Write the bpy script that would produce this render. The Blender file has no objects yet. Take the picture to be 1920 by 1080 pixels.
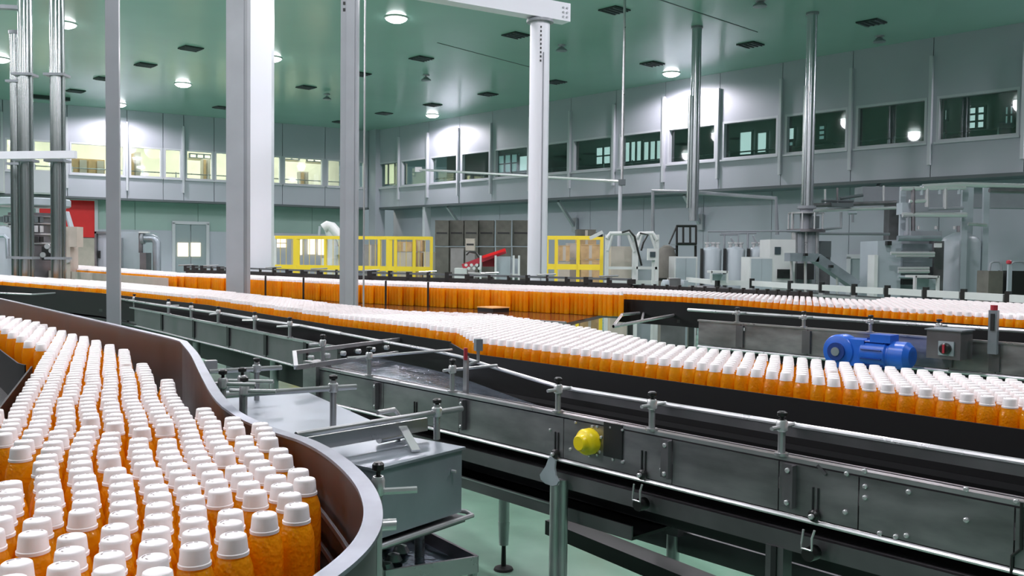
import bpy, math, random
import numpy as np
from mathutils import Vector, Matrix
random.seed(7)
# ---------------------------------------------------------------- camera
H = 1.74
FPX = 1700.0
PITCH = math.atan(62/FPX); ROLL = math.radians(0.65)
EYE = Vector((0, 0, H))
_f = Vector((0, math.cos(PITCH), -math.sin(PITCH)))
_u0 = Vector((0, math.sin(PITCH), math.cos(PITCH)))
_r0 = Vector((1, 0, 0))
_r = _r0*math.cos(ROLL)+_u0*math.sin(ROLL)
_u = -_r0*math.sin(ROLL)+_u0*math.cos(ROLL)
scn = bpy.context.scene
col = scn.collection
cam = bpy.data.cameras.new('camera'); camo = bpy.data.objects.new('camera', cam); col.objects.link(camo)
camo.matrix_world = Matrix(((_r.x, _u.x, -_f.x, EYE.x), (_r.y, _u.y, -_f.y, EYE.y), (_r.z, _u.z, -_f.z, EYE.z), (0, 0, 0, 1)))
cam.sensor_width = 36; cam.lens = FPX/1920*36; cam.clip_start = 0.05; cam.clip_end = 300
scn.camera = camo
vs = scn.view_settings
scn.display_settings.display_device = 'sRGB'
vs.view_transform = 'Standard'; vs.look = 'None'; vs.gamma = 1; vs.use_curve_mapping = False
vs.exposure = 0.12
# ---------------------------------------------------------------- world
w = bpy.data.worlds.new('world'); scn.world = w; w.use_nodes = True
w.node_tree.nodes['Background'].inputs[0].default_value = (0.62, 0.78, 0.85, 1)
w.node_tree.nodes['Background'].inputs[1].default_value = 0.3
LAMP_W = 135.0
LAMP_COL = (1.0, 0.93, 1.0)

# ---------------------------------------------------------------- measuring helpers (photograph -> real place)
def ray(px, py): return (_f + _r*((px-960)/FPX) + _u*((540-py)/FPX))
def PZ(px, py, drop=None, z=None):
    d = ray(px, py); zz = (H-drop) if z is None else z
    t = (zz-H)/d.z; return EYE+d*t
def PY(px, py, Y):
    d = ray(px, py); return EYE+d*(Y/d.y)
def PP(px, py, o, n):           # meet a plane
    d = ray(px, py); t = (o-EYE).dot(n)/d.dot(n); return EYE+d*t
# ---------------------------------------------------------------- building axes
CORNER = Vector((-6.2, 40, 0))
_v = ray(-587, 461); U = -Vector((_v.x, _v.y, 0)).normalized()      # along the right wall, towards the viewer and right
W = Vector((-U.y, U.x, 0))                                          # away from the viewer
if W.y < 0: W = -W
LD = Vector((-2827/1700.0, -1, 0)).normalized()                     # along the left wall, going left
LN = Vector((-LD.y, LD.x, 0))
if LN.y < 0: LN = -LN                                               # points out of the hall, behind the left wall
RZ = math.atan2(U.y, U.x)
CEIL = 7.1
# ---------------------------------------------------------------- materials
MATS = {}
def mat(name, base, rough=0.5, metal=0.0, noise=0.0, nscale=8.0, bump=0.0, bscale=60.0, spec=0.5, coat=0.0, aniso=None, rvar=0.0, sss=0.0, emit=None, estr=0.0):
    m = bpy.data.materials.new(name); m.use_nodes = True; nt = m.node_tree; b = nt.nodes['Principled BSDF']
    b.inputs['Base Color'].default_value = (*base, 1); b.inputs['Roughness'].default_value = rough
    b.inputs['Metallic'].default_value = metal; b.inputs['Specular IOR Level'].default_value = spec
    b.inputs['Coat Weight'].default_value = coat
    if sss: b.inputs['Subsurface Weight'].default_value = sss; b.inputs['Subsurface Radius'].default_value = (0.04, 0.02, 0.005); b.inputs['Subsurface Scale'].default_value = 0.5
    if emit: b.inputs['Emission Color'].default_value = (*emit, 1); b.inputs['Emission Strength'].default_value = estr
    if noise or bump or rvar:
        tc = nt.nodes.new('ShaderNodeTexCoord'); mp = nt.nodes.new('ShaderNodeMapping'); nt.links.new(tc.outputs['Object'], mp.inputs[0])
        if aniso: mp.inputs['Scale'].default_value = aniso
    if noise or rvar:
        n = nt.nodes.new('ShaderNodeTexNoise'); n.inputs['Scale'].default_value = nscale; n.inputs['Detail'].default_value = 5; nt.links.new(mp.outputs[0], n.inputs[0])
        if noise:
            r = nt.nodes.new('ShaderNodeValToRGB'); r.color_ramp.elements[0].position = 0.3; r.color_ramp.elements[1].position = 0.7
            lo = tuple(max(0, c*(1-noise)) for c in base); hi = tuple(min(1, c*(1+noise*0.6)) for c in base)
            r.color_ramp.elements[0].color = (*lo, 1); r.color_ramp.elements[1].color = (*hi, 1)
            nt.links.new(n.outputs[0], r.inputs[0]); nt.links.new(r.outputs[0], b.inputs['Base Color'])
        if rvar:
            mr = nt.nodes.new('ShaderNodeMapRange'); mr.inputs[3].default_value = max(0.03, rough-rvar); mr.inputs[4].default_value = min(1, rough+rvar)
            nt.links.new(n.outputs[0], mr.inputs[0]); nt.links.new(mr.outputs[0], b.inputs['Roughness'])
    if bump:
        n2 = nt.nodes.new('ShaderNodeTexNoise'); n2.inputs['Scale'].default_value = bscale; nt.links.new(mp.outputs[0], n2.inputs[0])
        bp = nt.nodes.new('ShaderNodeBump'); bp.inputs['Strength'].default_value = bump; bp.inputs['Distance'].default_value = 0.01
        nt.links.new(n2.outputs[0], bp.inputs['Height']); nt.links.new(bp.outputs[0], b.inputs['Normal'])
    MATS[name] = m; return m
M = MATS
mat('floor_paint', (0.27, 0.50, 0.37), 0.22, noise=0.25, nscale=1.2, rvar=0.12)
mat('ceiling_paint', (0.31, 0.51, 0.44), 0.20, noise=0.10, nscale=0.15, rvar=0.06, bump=0.03, bscale=1.5)
mat('wall_panel', (0.46, 0.475, 0.54), 0.45, noise=0.06, nscale=0.4)
mat('wall_low', (0.47, 0.495, 0.57), 0.5, noise=0.06, nscale=0.5)
mat('wall_green', (0.34, 0.47, 0.44), 0.5, noise=0.08, nscale=0.5)
mat('wall_trim', (0.58, 0.59, 0.64), 0.4)
mat('dark_trim', (0.10, 0.12, 0.13), 0.5)
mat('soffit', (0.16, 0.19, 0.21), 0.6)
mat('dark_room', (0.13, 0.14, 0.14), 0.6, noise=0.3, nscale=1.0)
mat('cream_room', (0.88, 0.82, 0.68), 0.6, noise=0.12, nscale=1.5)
mat('steel', (0.50, 0.50, 0.52), 0.30, metal=0.7, noise=0.12, nscale=6, rvar=0.10)
mat('steel_bright', (0.68, 0.68, 0.70), 0.24, metal=0.55)
mat('steel_brushed', (0.36, 0.345, 0.365), 0.36, metal=0.85, noise=0.30, nscale=5, rvar=0.12, aniso=(1, 1, 3))
mat('steel_panel', (0.20, 0.19, 0.205), 0.40, metal=0.7, noise=0.25, nscale=4, rvar=0.12)
mat('steel_wet', (0.22, 0.27, 0.34), 0.16, metal=0.75, noise=0.3, nscale=9, bump=0.25, bscale=45, rvar=0.1)
mat('steel_light', (0.34, 0.38, 0.43), 0.34, metal=0.6, noise=0.15, nscale=5, rvar=0.12)
mat('rim_steel', (0.26, 0.28, 0.33), 0.38, metal=0.7, noise=0.2, nscale=9)
mat('guard_steel', (0.10, 0.095, 0.105), 0.36, metal=0.6, noise=0.25, nscale=7, rvar=0.1)
mat('black_plastic', (0.008, 0.008, 0.009), 0.55, spec=0.25)
mat('belt_black', (0.012, 0.013, 0.014), 0.35, noise=0.3, nscale=20, bump=0.3, bscale=90)
mat('belt_reflection_brown', (0.12, 0.045, 0.02), 0.12, noise=0.3, nscale=3)  # brown base colour carries the reflection of the orange bottles
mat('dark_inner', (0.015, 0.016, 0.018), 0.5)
mat('knob_black', (0.015, 0.015, 0.015), 0.35)
mat('post_paint', (0.42, 0.44, 0.48), 0.35, noise=0.08, nscale=3)
mat('post_light', (0.72, 0.74, 0.80), 0.35)
mat('post_dark', (0.26, 0.28, 0.31), 0.35, noise=0.1, nscale=3)
mat('chrome', (0.50, 0.54, 0.54), 0.22, metal=1.0, bump=0.12, bscale=6)
mat('duct_steel', (0.50, 0.53, 0.56), 0.26, metal=0.85, bump=0.1, bscale=5)
mat('yellow_paint', (0.85, 0.62, 0.04), 0.4)
mat('yellow_mesh', (0.70, 0.52, 0.08), 0.5)
mat('yellow_cap', (0.95, 0.72, 0.01), 0.35, noise=0.04, nscale=10)
mat('blue_paint', (0.02, 0.13, 0.62), 0.32, noise=0.15, nscale=9)
mat('blue_dark', (0.01, 0.04, 0.22), 0.4)
mat('red_paint', (0.78, 0.010, 0.012), 0.4, noise=0.08, nscale=2)
mat('red_machine', (0.42, 0.03, 0.05), 0.4)
mat('white_paint', (0.60, 0.62, 0.62), 0.4, noise=0.04, nscale=5)
mat('cabinet', (0.36, 0.41, 0.45), 0.4, noise=0.06, nscale=3)
mat('beige', (0.46, 0.41, 0.36), 0.6, noise=0.1, nscale=4)
mat('carton', (0.50, 0.33, 0.17), 0.75, noise=0.2, nscale=6)
mat('crate_dark', (0.12, 0.115, 0.10), 0.55, noise=0.25, nscale=4)
mat('crate_grey', (0.24, 0.23, 0.23), 0.55, noise=0.15, nscale=4)
mat('vent_dark', (0.015, 0.03, 0.028), 0.5)
mat('rubber', (0.02, 0.02, 0.02), 0.7)
mat('screen', (0.05, 0.07, 0.08), 0.2)
mat('orange_pad', (0.80, 0.42, 0.16), 0.5)
mat('lamp_glow', (1, 1, 1), 0.5, emit=(0.95, 0.98, 1.0), estr=18)
mat('lit_window', (0.9, 0.95, 1), 0.5, emit=(0.88, 0.97, 1.0), estr=1.1)
mat('lit_dim', (0.5, 0.7, 0.7), 0.5, emit=(0.45, 0.66, 0.68), estr=0.5)
mat('lit_warm', (1, 0.85, 0.6), 0.5, emit=(1.0, 0.84, 0.58), estr=1.3)
def glass_mat(name, tint, refl):
    m = bpy.data.materials.new(name); m.use_nodes = True; nt = m.node_tree; nt.nodes.clear()
    o = nt.nodes.new('ShaderNodeOutputMaterial'); mx = nt.nodes.new('ShaderNodeMixShader'); t = nt.nodes.new('ShaderNodeBsdfTransparent'); g = nt.nodes.new('ShaderNodeBsdfGlossy')
    t.inputs[0].default_value = (*tint, 1); g.inputs['Roughness'].default_value = 0.03; mx.inputs[0].default_value = refl
    nt.links.new(t.outputs[0], mx.inputs[1]); nt.links.new(g.outputs[0], mx.inputs[2]); nt.links.new(mx.outputs[0], o.inputs[0]); M[name] = m
glass_mat('glass', (0.86, 0.95, 0.93), 0.10)
glass_mat('glass_dark', (0.62, 0.74, 0.71), 0.13)
def juice_mat():
    m = bpy.data.materials.new('juice'); m.use_nodes = True; nt = m.node_tree; b = nt.nodes['Principled BSDF']; o = nt.nodes['Material Output']
    tc = nt.nodes.new('ShaderNodeTexCoord')
    n = nt.nodes.new('ShaderNodeTexNoise'); n.inputs['Scale'].default_value = 9; nt.links.new(tc.outputs['Object'], n.inputs[0])
    r = nt.nodes.new('ShaderNodeValToRGB'); r.color_ramp.elements[0].position = 0.35; r.color_ramp.elements[1].position = 0.65
    r.color_ramp.elements[0].color = (1.0, 0.40, 0.006, 1); r.color_ramp.elements[1].color = (1.0, 0.54, 0.014, 1)
    nt.links.new(n.outputs[0], r.inputs[0]); nt.links.new(r.outputs[0], b.inputs['Base Color'])
    b.inputs['Roughness'].default_value = 0.09; b.inputs['Coat Weight'].default_value = 0.6; b.inputs['Coat Roughness'].default_value = 0.04
    n2 = nt.nodes.new('ShaderNodeTexNoise'); n2.inputs['Scale'].default_value = 130; n2.inputs['Detail'].default_value = 1; nt.links.new(tc.outputs['Object'], n2.inputs[0])
    bp = nt.nodes.new('ShaderNodeBump'); bp.inputs['Strength'].default_value = 0.7; bp.inputs['Distance'].default_value = 0.004
    nt.links.new(n2.outputs[0], bp.inputs['Height']); nt.links.new(bp.outputs[0], b.inputs['Normal']); nt.links.new(bp.outputs[0], b.inputs['Coat Normal'])
    tr = nt.nodes.new('ShaderNodeBsdfTranslucent'); tr.inputs[0].default_value = (1.0, 0.56, 0.02, 1)
    mx = nt.nodes.new('ShaderNodeMixShader'); mx.inputs[0].default_value = 0.58
    nt.links.new(b.outputs[0], mx.inputs[1]); nt.links.new(tr.outputs[0], mx.inputs[2]); nt.links.new(mx.outputs[0], o.inputs[0]); M['juice'] = m
juice_mat()
mat('cap_white', (0.90, 0.86, 0.87), 0.38, spec=0.4)
mat('cap_print', (0.22, 0.16, 0.16), 0.5)

# ---------------------------------------------------------------- mesh helper
ROOT = {}       # object name -> world matrix of the thing it belongs to
def V(p): return Vector(p)
class MB:
    def __init__(s): s.v = []; s.f = []; s.m = []
    def add(s, vs_, fs, mi=0):
        b = len(s.v); s.v += [tuple(p) for p in vs_]; s.f += [tuple(i+b for i in f) for f in fs]; s.m += [mi]*len(fs); return s
    def box(s, c, size, rz=0.0, mi=0, axes=None):
        c = V(c); hx, hy, hz = size[0]/2, size[1]/2, size[2]/2
        if axes: ax, ay, az = axes
        else: ax = Vector((math.cos(rz), math.sin(rz), 0)); ay = Vector((-math.sin(rz), math.cos(rz), 0)); az = Vector((0, 0, 1))
        P = [c+ax*(x*hx)+ay*(y*hy)+az*(z*hz) for z in (-1, 1) for (x, y) in ((-1, -1), (1, -1), (1, 1), (-1, 1))]
        return s.add(P, [(0, 3, 2, 1), (4, 5, 6, 7), (0, 1, 5, 4), (1, 2, 6, 5), (2, 3, 7, 6), (3, 0, 4, 7)], mi)
    def bar(s, a, b, wd, ht, mi=0):
        a, b = V(a), V(b); d = (b-a); L = d.length; d.normalize()
        up = Vector((0, 0, 1)) if abs(d.z) < 0.95 else Vector(U)
        sd = d.cross(up).normalized(); up = sd.cross(d).normalized()
        return s.box((a+b)/2, (L, wd, ht), axes=(d, sd, up), mi=mi)
    def tube(s, pts, r, n=8, mi=0, r2=None):
        pts = [V(p) for p in pts]; rings = []
        for i, p in enumerate(pts):
            d = (pts[min(i+1, len(pts)-1)]-pts[max(i-1, 0)]).normalized()
            if i == 0: ref = Vector((0, 0, 1)) if abs(d.z) < 0.9 else Vector((1, 0, 0)); sd = d.cross(ref).normalized()
            else: sd = (sd-d*sd.dot(d)).normalized()
            up = sd.cross(d); rr = r if r2 is None else r+(r2-r)*i/(len(pts)-1)
            if 0 < i < len(pts)-1:
                c = (pts[i]-pts[i-1]).normalized().dot((pts[i+1]-pts[i]).normalized()); k = 1/max(0.6, math.sqrt(max(0.2, (1+c)/2)))
            else: k = 1
            rings.append([p+(sd*math.cos(2*math.pi*j/n)+up*math.sin(2*math.pi*j/n))*rr*(k if False else 1) for j in range(n)])
        vv = [q for rg in rings for q in rg]; ff = []
        for i in range(len(pts)-1):
            for j in range(n): ff.append((i*n+j, i*n+(j+1) % n, (i+1)*n+(j+1) % n, (i+1)*n+j))
        ff.append(tuple(range(n))[::-1]); ff.append(tuple((len(pts)-1)*n+j for j in range(n)))
        return s.add(vv, ff, mi)
    def lathe(s, prof, o=(0, 0, 0), axis=(0, 0, 1), n=24, mi=0, cap=True):
        o = V(o); ax = V(axis).normalized(); ref = Vector((1, 0, 0)) if abs(ax.x) < 0.9 else Vector((0, 1, 0))
        e1 = ax.cross(ref).normalized(); e2 = ax.cross(e1)
        vv = [o+ax*h+(e1*math.cos(2*math.pi*j/n)+e2*math.sin(2*math.pi*j/n))*r for (r, h) in prof for j in range(n)]; ff = []
        for i in range(len(prof)-1):
            for j in range(n): ff.append((i*n+j, i*n+(j+1) % n, (i+1)*n+(j+1) % n, (i+1)*n+j))
        if cap: ff.append(tuple(range(n))[::-1]); ff.append(tuple((len(prof)-1)*n+j for j in range(n)))
        return s.add(vv, ff, mi)
    def prism(s, poly, z0, z1, mi=0):
        n = len(poly); vv = [(p[0], p[1], z0) for p in poly]+[(p[0], p[1], z1) for p in poly]
        return s.add(vv, [tuple(range(n))[::-1], tuple(range(n, 2*n))]+[(i, (i+1) % n, n+(i+1) % n, n+i) for i in range(n)], mi)
    def hull4(s, quad, off, mi=0):          # a thick plate from 4 corners
        q = [V(p) for p in quad]; o = V(off); vv = q+[p+o for p in q]
        return s.add(vv, [(0, 1, 2, 3), (7, 6, 5, 4), (0, 4, 5, 1), (1, 5, 6, 2), (2, 6, 7, 3), (3, 7, 4, 0)], mi)
    def strip(s, pts, z0, z1, th, side=None, mi=0):   # upright band along a plan polyline, thickness th
        pts = [Vector((p[0], p[1], 0)) for p in pts]; n = len(pts); nn = []
        for i in range(n):
            d = (pts[min(i+1, n-1)]-pts[max(i-1, 0)]).normalized(); nn.append(Vector((-d.y, d.x, 0)))
        if not hasattr(z0, '__len__'): z0 = [z0]*n
        if not hasattr(z1, '__len__'): z1 = [z1]*n
        vv = []
        for i, p in enumerate(pts):
            a = p-nn[i]*th/2; b = p+nn[i]*th/2
            vv += [(a.x, a.y, z0[i]), (b.x, b.y, z0[i]), (b.x, b.y, z1[i]), (a.x, a.y, z1[i])]
        ff = [(0, 1, 2, 3), tuple(4*(n-1)+k for k in (3, 2, 1, 0))]
        for i in range(n-1):
            for k in range(4): ff.append((4*i+k, 4*(i+1)+k, 4*(i+1)+(k+1) % 4, 4*i+(k+1) % 4))
        return s.add(vv, ff, mi)
    def build(s, name, mats, parent=None, origin=None, smooth=35):
        me = bpy.data.meshes.new(name)
        if not isinstance(mats, (list, tuple)): mats = [mats]
        if parent is not None: Mw = ROOT[parent.name]
        else: Mw = Matrix.Translation(V(origin) if origin is not None else Vector(s.v[0]))
        inv = Mw.inverted(); me.from_pydata([inv @ Vector(p) for p in s.v], [], s.f)
        for m in mats: me.materials.append(M[m])
        if len(mats) > 1: me.polygons.foreach_set('material_index', s.m)
        import bmesh
        bm = bmesh.new(); bm.from_mesh(me); bmesh.ops.recalc_face_normals(bm, faces=bm.faces[:]); bm.to_mesh(me); bm.free()
        if smooth:
            me.polygons.foreach_set('use_smooth', [True]*len(me.polygons)); me.set_sharp_from_angle(angle=math.radians(smooth))
        me.update()
        o = bpy.data.objects.new(name, me); col.objects.link(o)
        if parent is not None: o.parent = parent
        else: o.matrix_world = Mw
        ROOT[o.name] = Mw
        return o
def thing(name, label, cat, loc=(0, 0, 0), rz=0.0, group=None):
    o = bpy.data.objects.new(name, None); col.objects.link(o); o.empty_display_size = 0.1
    Mw = Matrix.Translation(V(loc)) @ Matrix.Rotation(rz, 4, 'Z'); o.matrix_world = Mw; ROOT[o.name] = Mw
    o['label'] = label; o['category'] = cat
    if group: o['group'] = group
    return o
def tag(o, label, cat, group=None):
    o['label'] = label; o['category'] = cat
    if group: o['group'] = group
    return o
def struct(o): o['kind'] = 'structure'; return o
def sroot(name, loc=(0, 0, 0)):
    o = bpy.data.objects.new(name, None); col.objects.link(o); o.location = loc; o['kind'] = 'structure'; ROOT[o.name] = Matrix.Translation(V(loc)); return o

# ================================================================ STRUCTURE
def rw(t, off=0.0, z=0.0): p = CORNER+U*t+W*off; return Vector((p.x, p.y, z))      # on the right wall, off = behind it
def lw(t, off=0.0, z=0.0): p = CORNER+LD*t+LN*off; return Vector((p.x, p.y, z))    # on the left wall
RT, LT = 58.0, 46.0
A, B_ = rw(RT), lw(LT)
BK = Vector((B_.x*0.5, -14, 0)); BK2 = Vector((A.x, -14, 0))
hall = [lw(-0.0, 4), rw(0, 4), rw(RT, 4), Vector((A.x+4, -16, 0)), Vector((B_.x-4, -16, 0)), lw(LT, 4)]
fl = struct(MB().prism([(-70, -16), (60, -16), (60, 56), (-70, 56)], -0.2, 0).build('floor', 'floor_paint', origin=(0, 0, 0), smooth=0))
ce = struct(MB().prism([(-70, -16), (60, -16), (60, 56), (-70, 56)], CEIL, CEIL+0.25).build('ceiling', 'ceiling_paint', origin=(0, 0, CEIL), smooth=0))
struct(MB().box((0, -14, CEIL/2), (140, 0.3, CEIL)).build('wall_back', 'wall_panel', origin=(0, -14, 0), smooth=0))
struct(MB().box((45, 0, CEIL/2), (0.3, 60, CEIL)).build('wall_far_right', 'wall_panel', origin=(45, 0, 0), smooth=0))
struct(MB().box((-45, 0, CEIL/2), (0.3, 60, CEIL)).build('wall_far_left', 'wall_panel', origin=(-45, 0, 0), smooth=0))
# ceiling panel seams
def on_ceiling(px, py): return PZ(px, py, z=CEIL)
for i, (a, b) in enumerate([((1230, -3), (1420, 60)), ((820, 80), (1010, 130))]):
    p, q = on_ceiling(*a), on_ceiling(*b)
    MB().bar(p+Vector((0, 0, -0.004)), q+Vector((0, 0, -0.004)), 0.03, 0.008).build('ceiling_joint', 'dark_trim', parent=ce)
WZ0, WZ1, BZ = 4.57, 5.67, 3.68
def tR(px, off=0.0):      # where a vertical line at pixel column px meets the right wall
    p = PP(px, 330, CORNER+W*off, W); return (p-CORNER).dot(U)
def tL(px, off=0.0):
    p = PP(px, 330, CORNER+LN*off, LN); return (p-CORNER).dot(LD)
wn = 0
def gallery(side, pos, tfun, wins, wmax, z0, z1, lowmat, glass, setback, T):
    """upper wall with a window band; the wall below is set back under it"""
    global wn
    root = sroot('wall_'+side)
    D = {'right': (U, W), 'left': (LD, LN)}[side]; rz = math.atan2(D[0].y, D[0].x)
    def wb(t0, t1, za, zb, m, name='wall_panel', th=0.2, off=0.1):
        c = pos((t0+t1)/2, off, (za+zb)/2); return MB().box(c, (t1-t0, th, zb-za), rz).build(name, m, parent=root, smooth=0)
    edges = [0.0]
    for (a, b) in wins: edges += [a, b]
    edges.append(T)
    # panels above and below the band, one per window bay, thin dark joint between
    cuts = [0.0]+[(wins[i][1]+wins[i+1][0])/2 for i in range(len(wins)-1)]+[wins[-1][1]+1.0]
    x = cuts[-1]
    while x+4 < T: x += 4; cuts.append(x)
    cuts.append(T)
    for i in range(len(cuts)-1):
        wb(cuts[i]+0.01, cuts[i+1]-0.01, z1, CEIL, 'wall_panel'); wb(cuts[i]+0.01, cuts[i+1]-0.01, BZ, z0, 'wall_panel')
    for za, zb in ((z1, CEIL), (BZ, z0)): MB().box(pos(T/2, 0.215, (za+zb)/2), (T, 0.03, zb-za), rz).build('backing', 'dark_trim', parent=root, smooth=0)
    for i in range(len(edges)//2):
        t0, t1 = edges[2*i], edges[2*i+1]
        if t1-t0 > 0.02: wb(t0, t1, z0, z1, 'wall_panel', 'window_pier')
    # underside, lower wall
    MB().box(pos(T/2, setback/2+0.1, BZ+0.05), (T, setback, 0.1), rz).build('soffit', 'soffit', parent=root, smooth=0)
    MB().box(pos(T/2, -0.015, BZ+0.02), (T, 0.03, 0.08), rz).build('edge_strip', 'dark_trim', parent=root, smooth=0)
    # fins
    for i in range(len(wins)):
        a, b = wins[i]
        if side == 'left' and i not in (5, 7, 8, 10): continue
        f = MB().box(pos(b+0.10, -0.05, (BZ+0.35+CEIL-0.45)/2), (0.075, 0.10, CEIL-0.45-BZ-0.35), rz).build('fin', 'wall_trim', parent=root, smooth=0)
    for i, (a, b) in enumerate(wins):
        wn += 1
        wr = sroot('window_%d' % wn)
        MB().box(pos((a+b)/2, 0.12, (z0+z1)/2), (b-a, 0.012, z1-z0), rz).build('pane', glass, parent=wr, smooth=0)
        fr = MB()
        for z in (z0+0.03, z1-0.03): fr.box(pos((a+b)/2, 0.06, z), (b-a, 0.14, 0.06), rz)
        for t in (a+0.03, b-0.03): fr.box(pos(t, 0.06, (z0+z1)/2), (0.06, 0.14, z1-z0-0.12), rz)
        fr.box(pos((a+b)/2, -0.02, z0-0.02), (b-a+0.06, 0.10, 0.05), rz)
        fr.build('window_frame', 'wall_trim', parent=wr, smooth=0)
    # gallery room behind
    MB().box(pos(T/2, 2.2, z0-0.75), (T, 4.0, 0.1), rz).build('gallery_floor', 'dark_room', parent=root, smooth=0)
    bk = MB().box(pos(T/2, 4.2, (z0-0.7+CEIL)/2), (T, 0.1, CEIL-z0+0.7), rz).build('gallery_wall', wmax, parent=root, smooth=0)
    lo = sroot('wall_%s_lower' % side)
    x = 0.0; k = 0
    while x < T:
        MB().box(pos(x+1.2, setback+0.1, BZ/2), (2.385, 0.12, BZ), rz).build('wall_panel', lowmat, parent=lo, smooth=0)
        x += 2.4; k += 1
    MB().box(pos(T/2, setback+0.2, BZ/2), (T, 0.05, BZ), rz).build('backing', 'dark_trim', parent=lo, smooth=0)
    MB().box(pos(T/2, setback, 0.08), (T, 0.05, 0.16), rz).build('kick_strip', 'wall_trim', parent=lo, smooth=0)
    return root, rz
RWIN = [(704, 746), (752, 800), (807, 857), (865, 918), (927, 990), (1000, 1065), (1073, 1147), (1160, 1240), (1251, 1341), (1353, 1457), (1470, 1587), (1602, 1735), (1753, 1908)]
LWIN = [(672, 684), (613, 667), (532, 606), (462, 527), (403, 455), (348, 400), (308, 341), (243, 304), (131, 234), (62, 122), (10, 56), (-60, 2)]
rwins = [(tR(a), tR(b)) for a, b in RWIN]; t = rwins[-1][1]
while t < 40: rwins.append((t+0.25, t+1.9)); t += 2.15
lwins = [(tL(b), tL(a)) for a, b in LWIN]; lwins = [(max(0.3, a), b) for a, b in lwins]
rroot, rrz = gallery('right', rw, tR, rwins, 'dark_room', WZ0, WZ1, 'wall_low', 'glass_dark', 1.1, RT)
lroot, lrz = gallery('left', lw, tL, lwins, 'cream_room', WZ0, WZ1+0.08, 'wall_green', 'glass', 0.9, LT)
# pale lower half of the recessed left wall
MB().box(lw(LT/2, 0.92, 1.28), (LT, 0.04, 2.56), lrz).build('trim_1', 'wall_low', origin=lw(LT/2, 0.92, 0), smooth=0)['kind'] = 'structure'
# things glimpsed through the upper windows: lit openings in the far gallery wall, railings
def lit(side, px0, py0, px1, py1, m, nx=1, ny=1):
    global wn
    wn += 1; o, nrm, D, rz = (CORNER+W*4.1, W, U, rrz) if side == 'r' else (CORNER+LN*4.1, LN, LD, lrz)
    a, b = PP(px0, py0, o, nrm), PP(px1, py1, o, nrm); c = (a+b)/2
    wd = abs((b-a).dot(D)); ht = abs(a.z-b.z); wr = sroot('window_%d' % wn)
    MB().box(c-nrm*0.0, (wd, 0.06, ht), rz).build('lit_pane', m, parent=wr, smooth=0)
    fr = MB()
    for i in range(nx+1): fr.box(c-nrm*0.05+D*(-wd/2+wd*i/nx), (0.07, 0.06, ht+0.05), rz)
    for i in range(ny+1): fr.box(c-nrm*0.05+Vector((0, 0, -ht/2+ht*i/ny)), (wd, 0.05, 0.05), rz)
    fr.build('window_frame', 'dark_trim', parent=wr, smooth=0)
for a in [('r', 1388, 248, 1412, 290, 'lit_window'), ('r', 1421, 249, 1440, 286, 'lit_window'), ('r', 1480, 240, 1492, 262, 'lit_window'), ('r', 1480, 266, 1490, 274, 'lit_dim'),
          ('r', 1536, 236, 1549, 262, 'lit_dim', 1, 3), ('r', 1772, 206, 1778, 226, 'lit_window'), ('r', 1818, 202, 1848, 240, 'lit_window', 2, 3), ('r', 1885, 200, 1902, 232, 'lit_dim', 2, 2),
          ('r', 1119, 277, 1147, 308, 'lit_window', 2, 2), ('r', 1163, 268, 1205, 302, 'lit_window', 4, 1), ('r', 1208, 266, 1256, 300, 'lit_window', 4, 1), ('r', 936, 292, 972, 322, 'lit_dim', 3, 2), ('r', 975, 293, 992, 320, 'lit_window'),
          ('r', 718, 309, 742, 345, 'lit_warm', 2, 1), ('r', 746, 309, 762, 345, 'lit_warm'), ('l', 532, 292, 560, 300, 'lit_warm', 2, 1), ('l', 575, 296, 602, 304, 'lit_warm', 2, 1), ('l', 355, 288, 395, 298, 'lit_warm', 3, 1)]:
    lit(*a)
def handrail(side, t0, t1, label):
    pos = rw if side == 'r' else lw
    r = thing('gallery_railing', label, 'railing', pos((t0+t1)/2, 0.7, WZ0-0.7))
    for z in (WZ0+0.02, WZ0+0.28): MB().tube([pos(t0, 0.7, z), pos(t1, 0.7, z)], 0.022, 6).build('rail', 'steel', parent=r)
    t = t0
    while t < t1: MB().tube([pos(t, 0.7, WZ0-0.7), pos(t, 0.7, WZ0+0.33)], 0.025, 6).build('railing_post', 'steel_bright', parent=r); t += 1.25
handrail('r', 3, 27, 'steel railing behind the dark upper windows of the right wall')
handrail('l', 0.6, 22, 'steel railing behind the warmly lit upper windows of the left wall')
# shelving in the lit left gallery
for i, (a, b, lb) in enumerate([(130, 195, 'brown shelving stacked behind the upper window above the red door'), (240, 262, 'cream cabinet behind the upper window right of the slender grey post'), (560, 575, 'pale cabinet behind the upper window left of the hall corner'), (378, 392, 'tall pale cupboard in the upper gallery beside the white twin post')]):
    t0, t1 = tL(b, 2.6), tL(a, 2.6); hh = [1.5, 1.9, 1.5, 1.8][i]
    r = thing('gallery_cabinet', lb, 'cabinet', lw((t0+t1)/2, 2.6, WZ0-0.7))
    MB().box(lw((t0+t1)/2, 2.6, WZ0-0.7+hh/2), (t1-t0, 0.5, hh), lrz).build('carcass', 'carton' if i == 0 else 'beige', parent=r, smooth=0)
    n = 4 if i == 0 else 2
    for k in range(n):
        MB().box(lw(t0+(k+0.5)*(t1-t0)/n, 2.33, WZ0-0.7+hh*0.5), ((t1-t0)/n-0.06, 0.04, hh-0.1), lrz).build('door_panel', 'carton' if k % 2 else 'beige', parent=r, smooth=0)
gl = thing('globe_lamp', 'round white globe lamp glowing behind a left upper window', 'lamp', PP(289, 283, CORNER+LN*1.6, LN))
c = PP(289, 281, CORNER+LN*1.6, LN)
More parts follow.
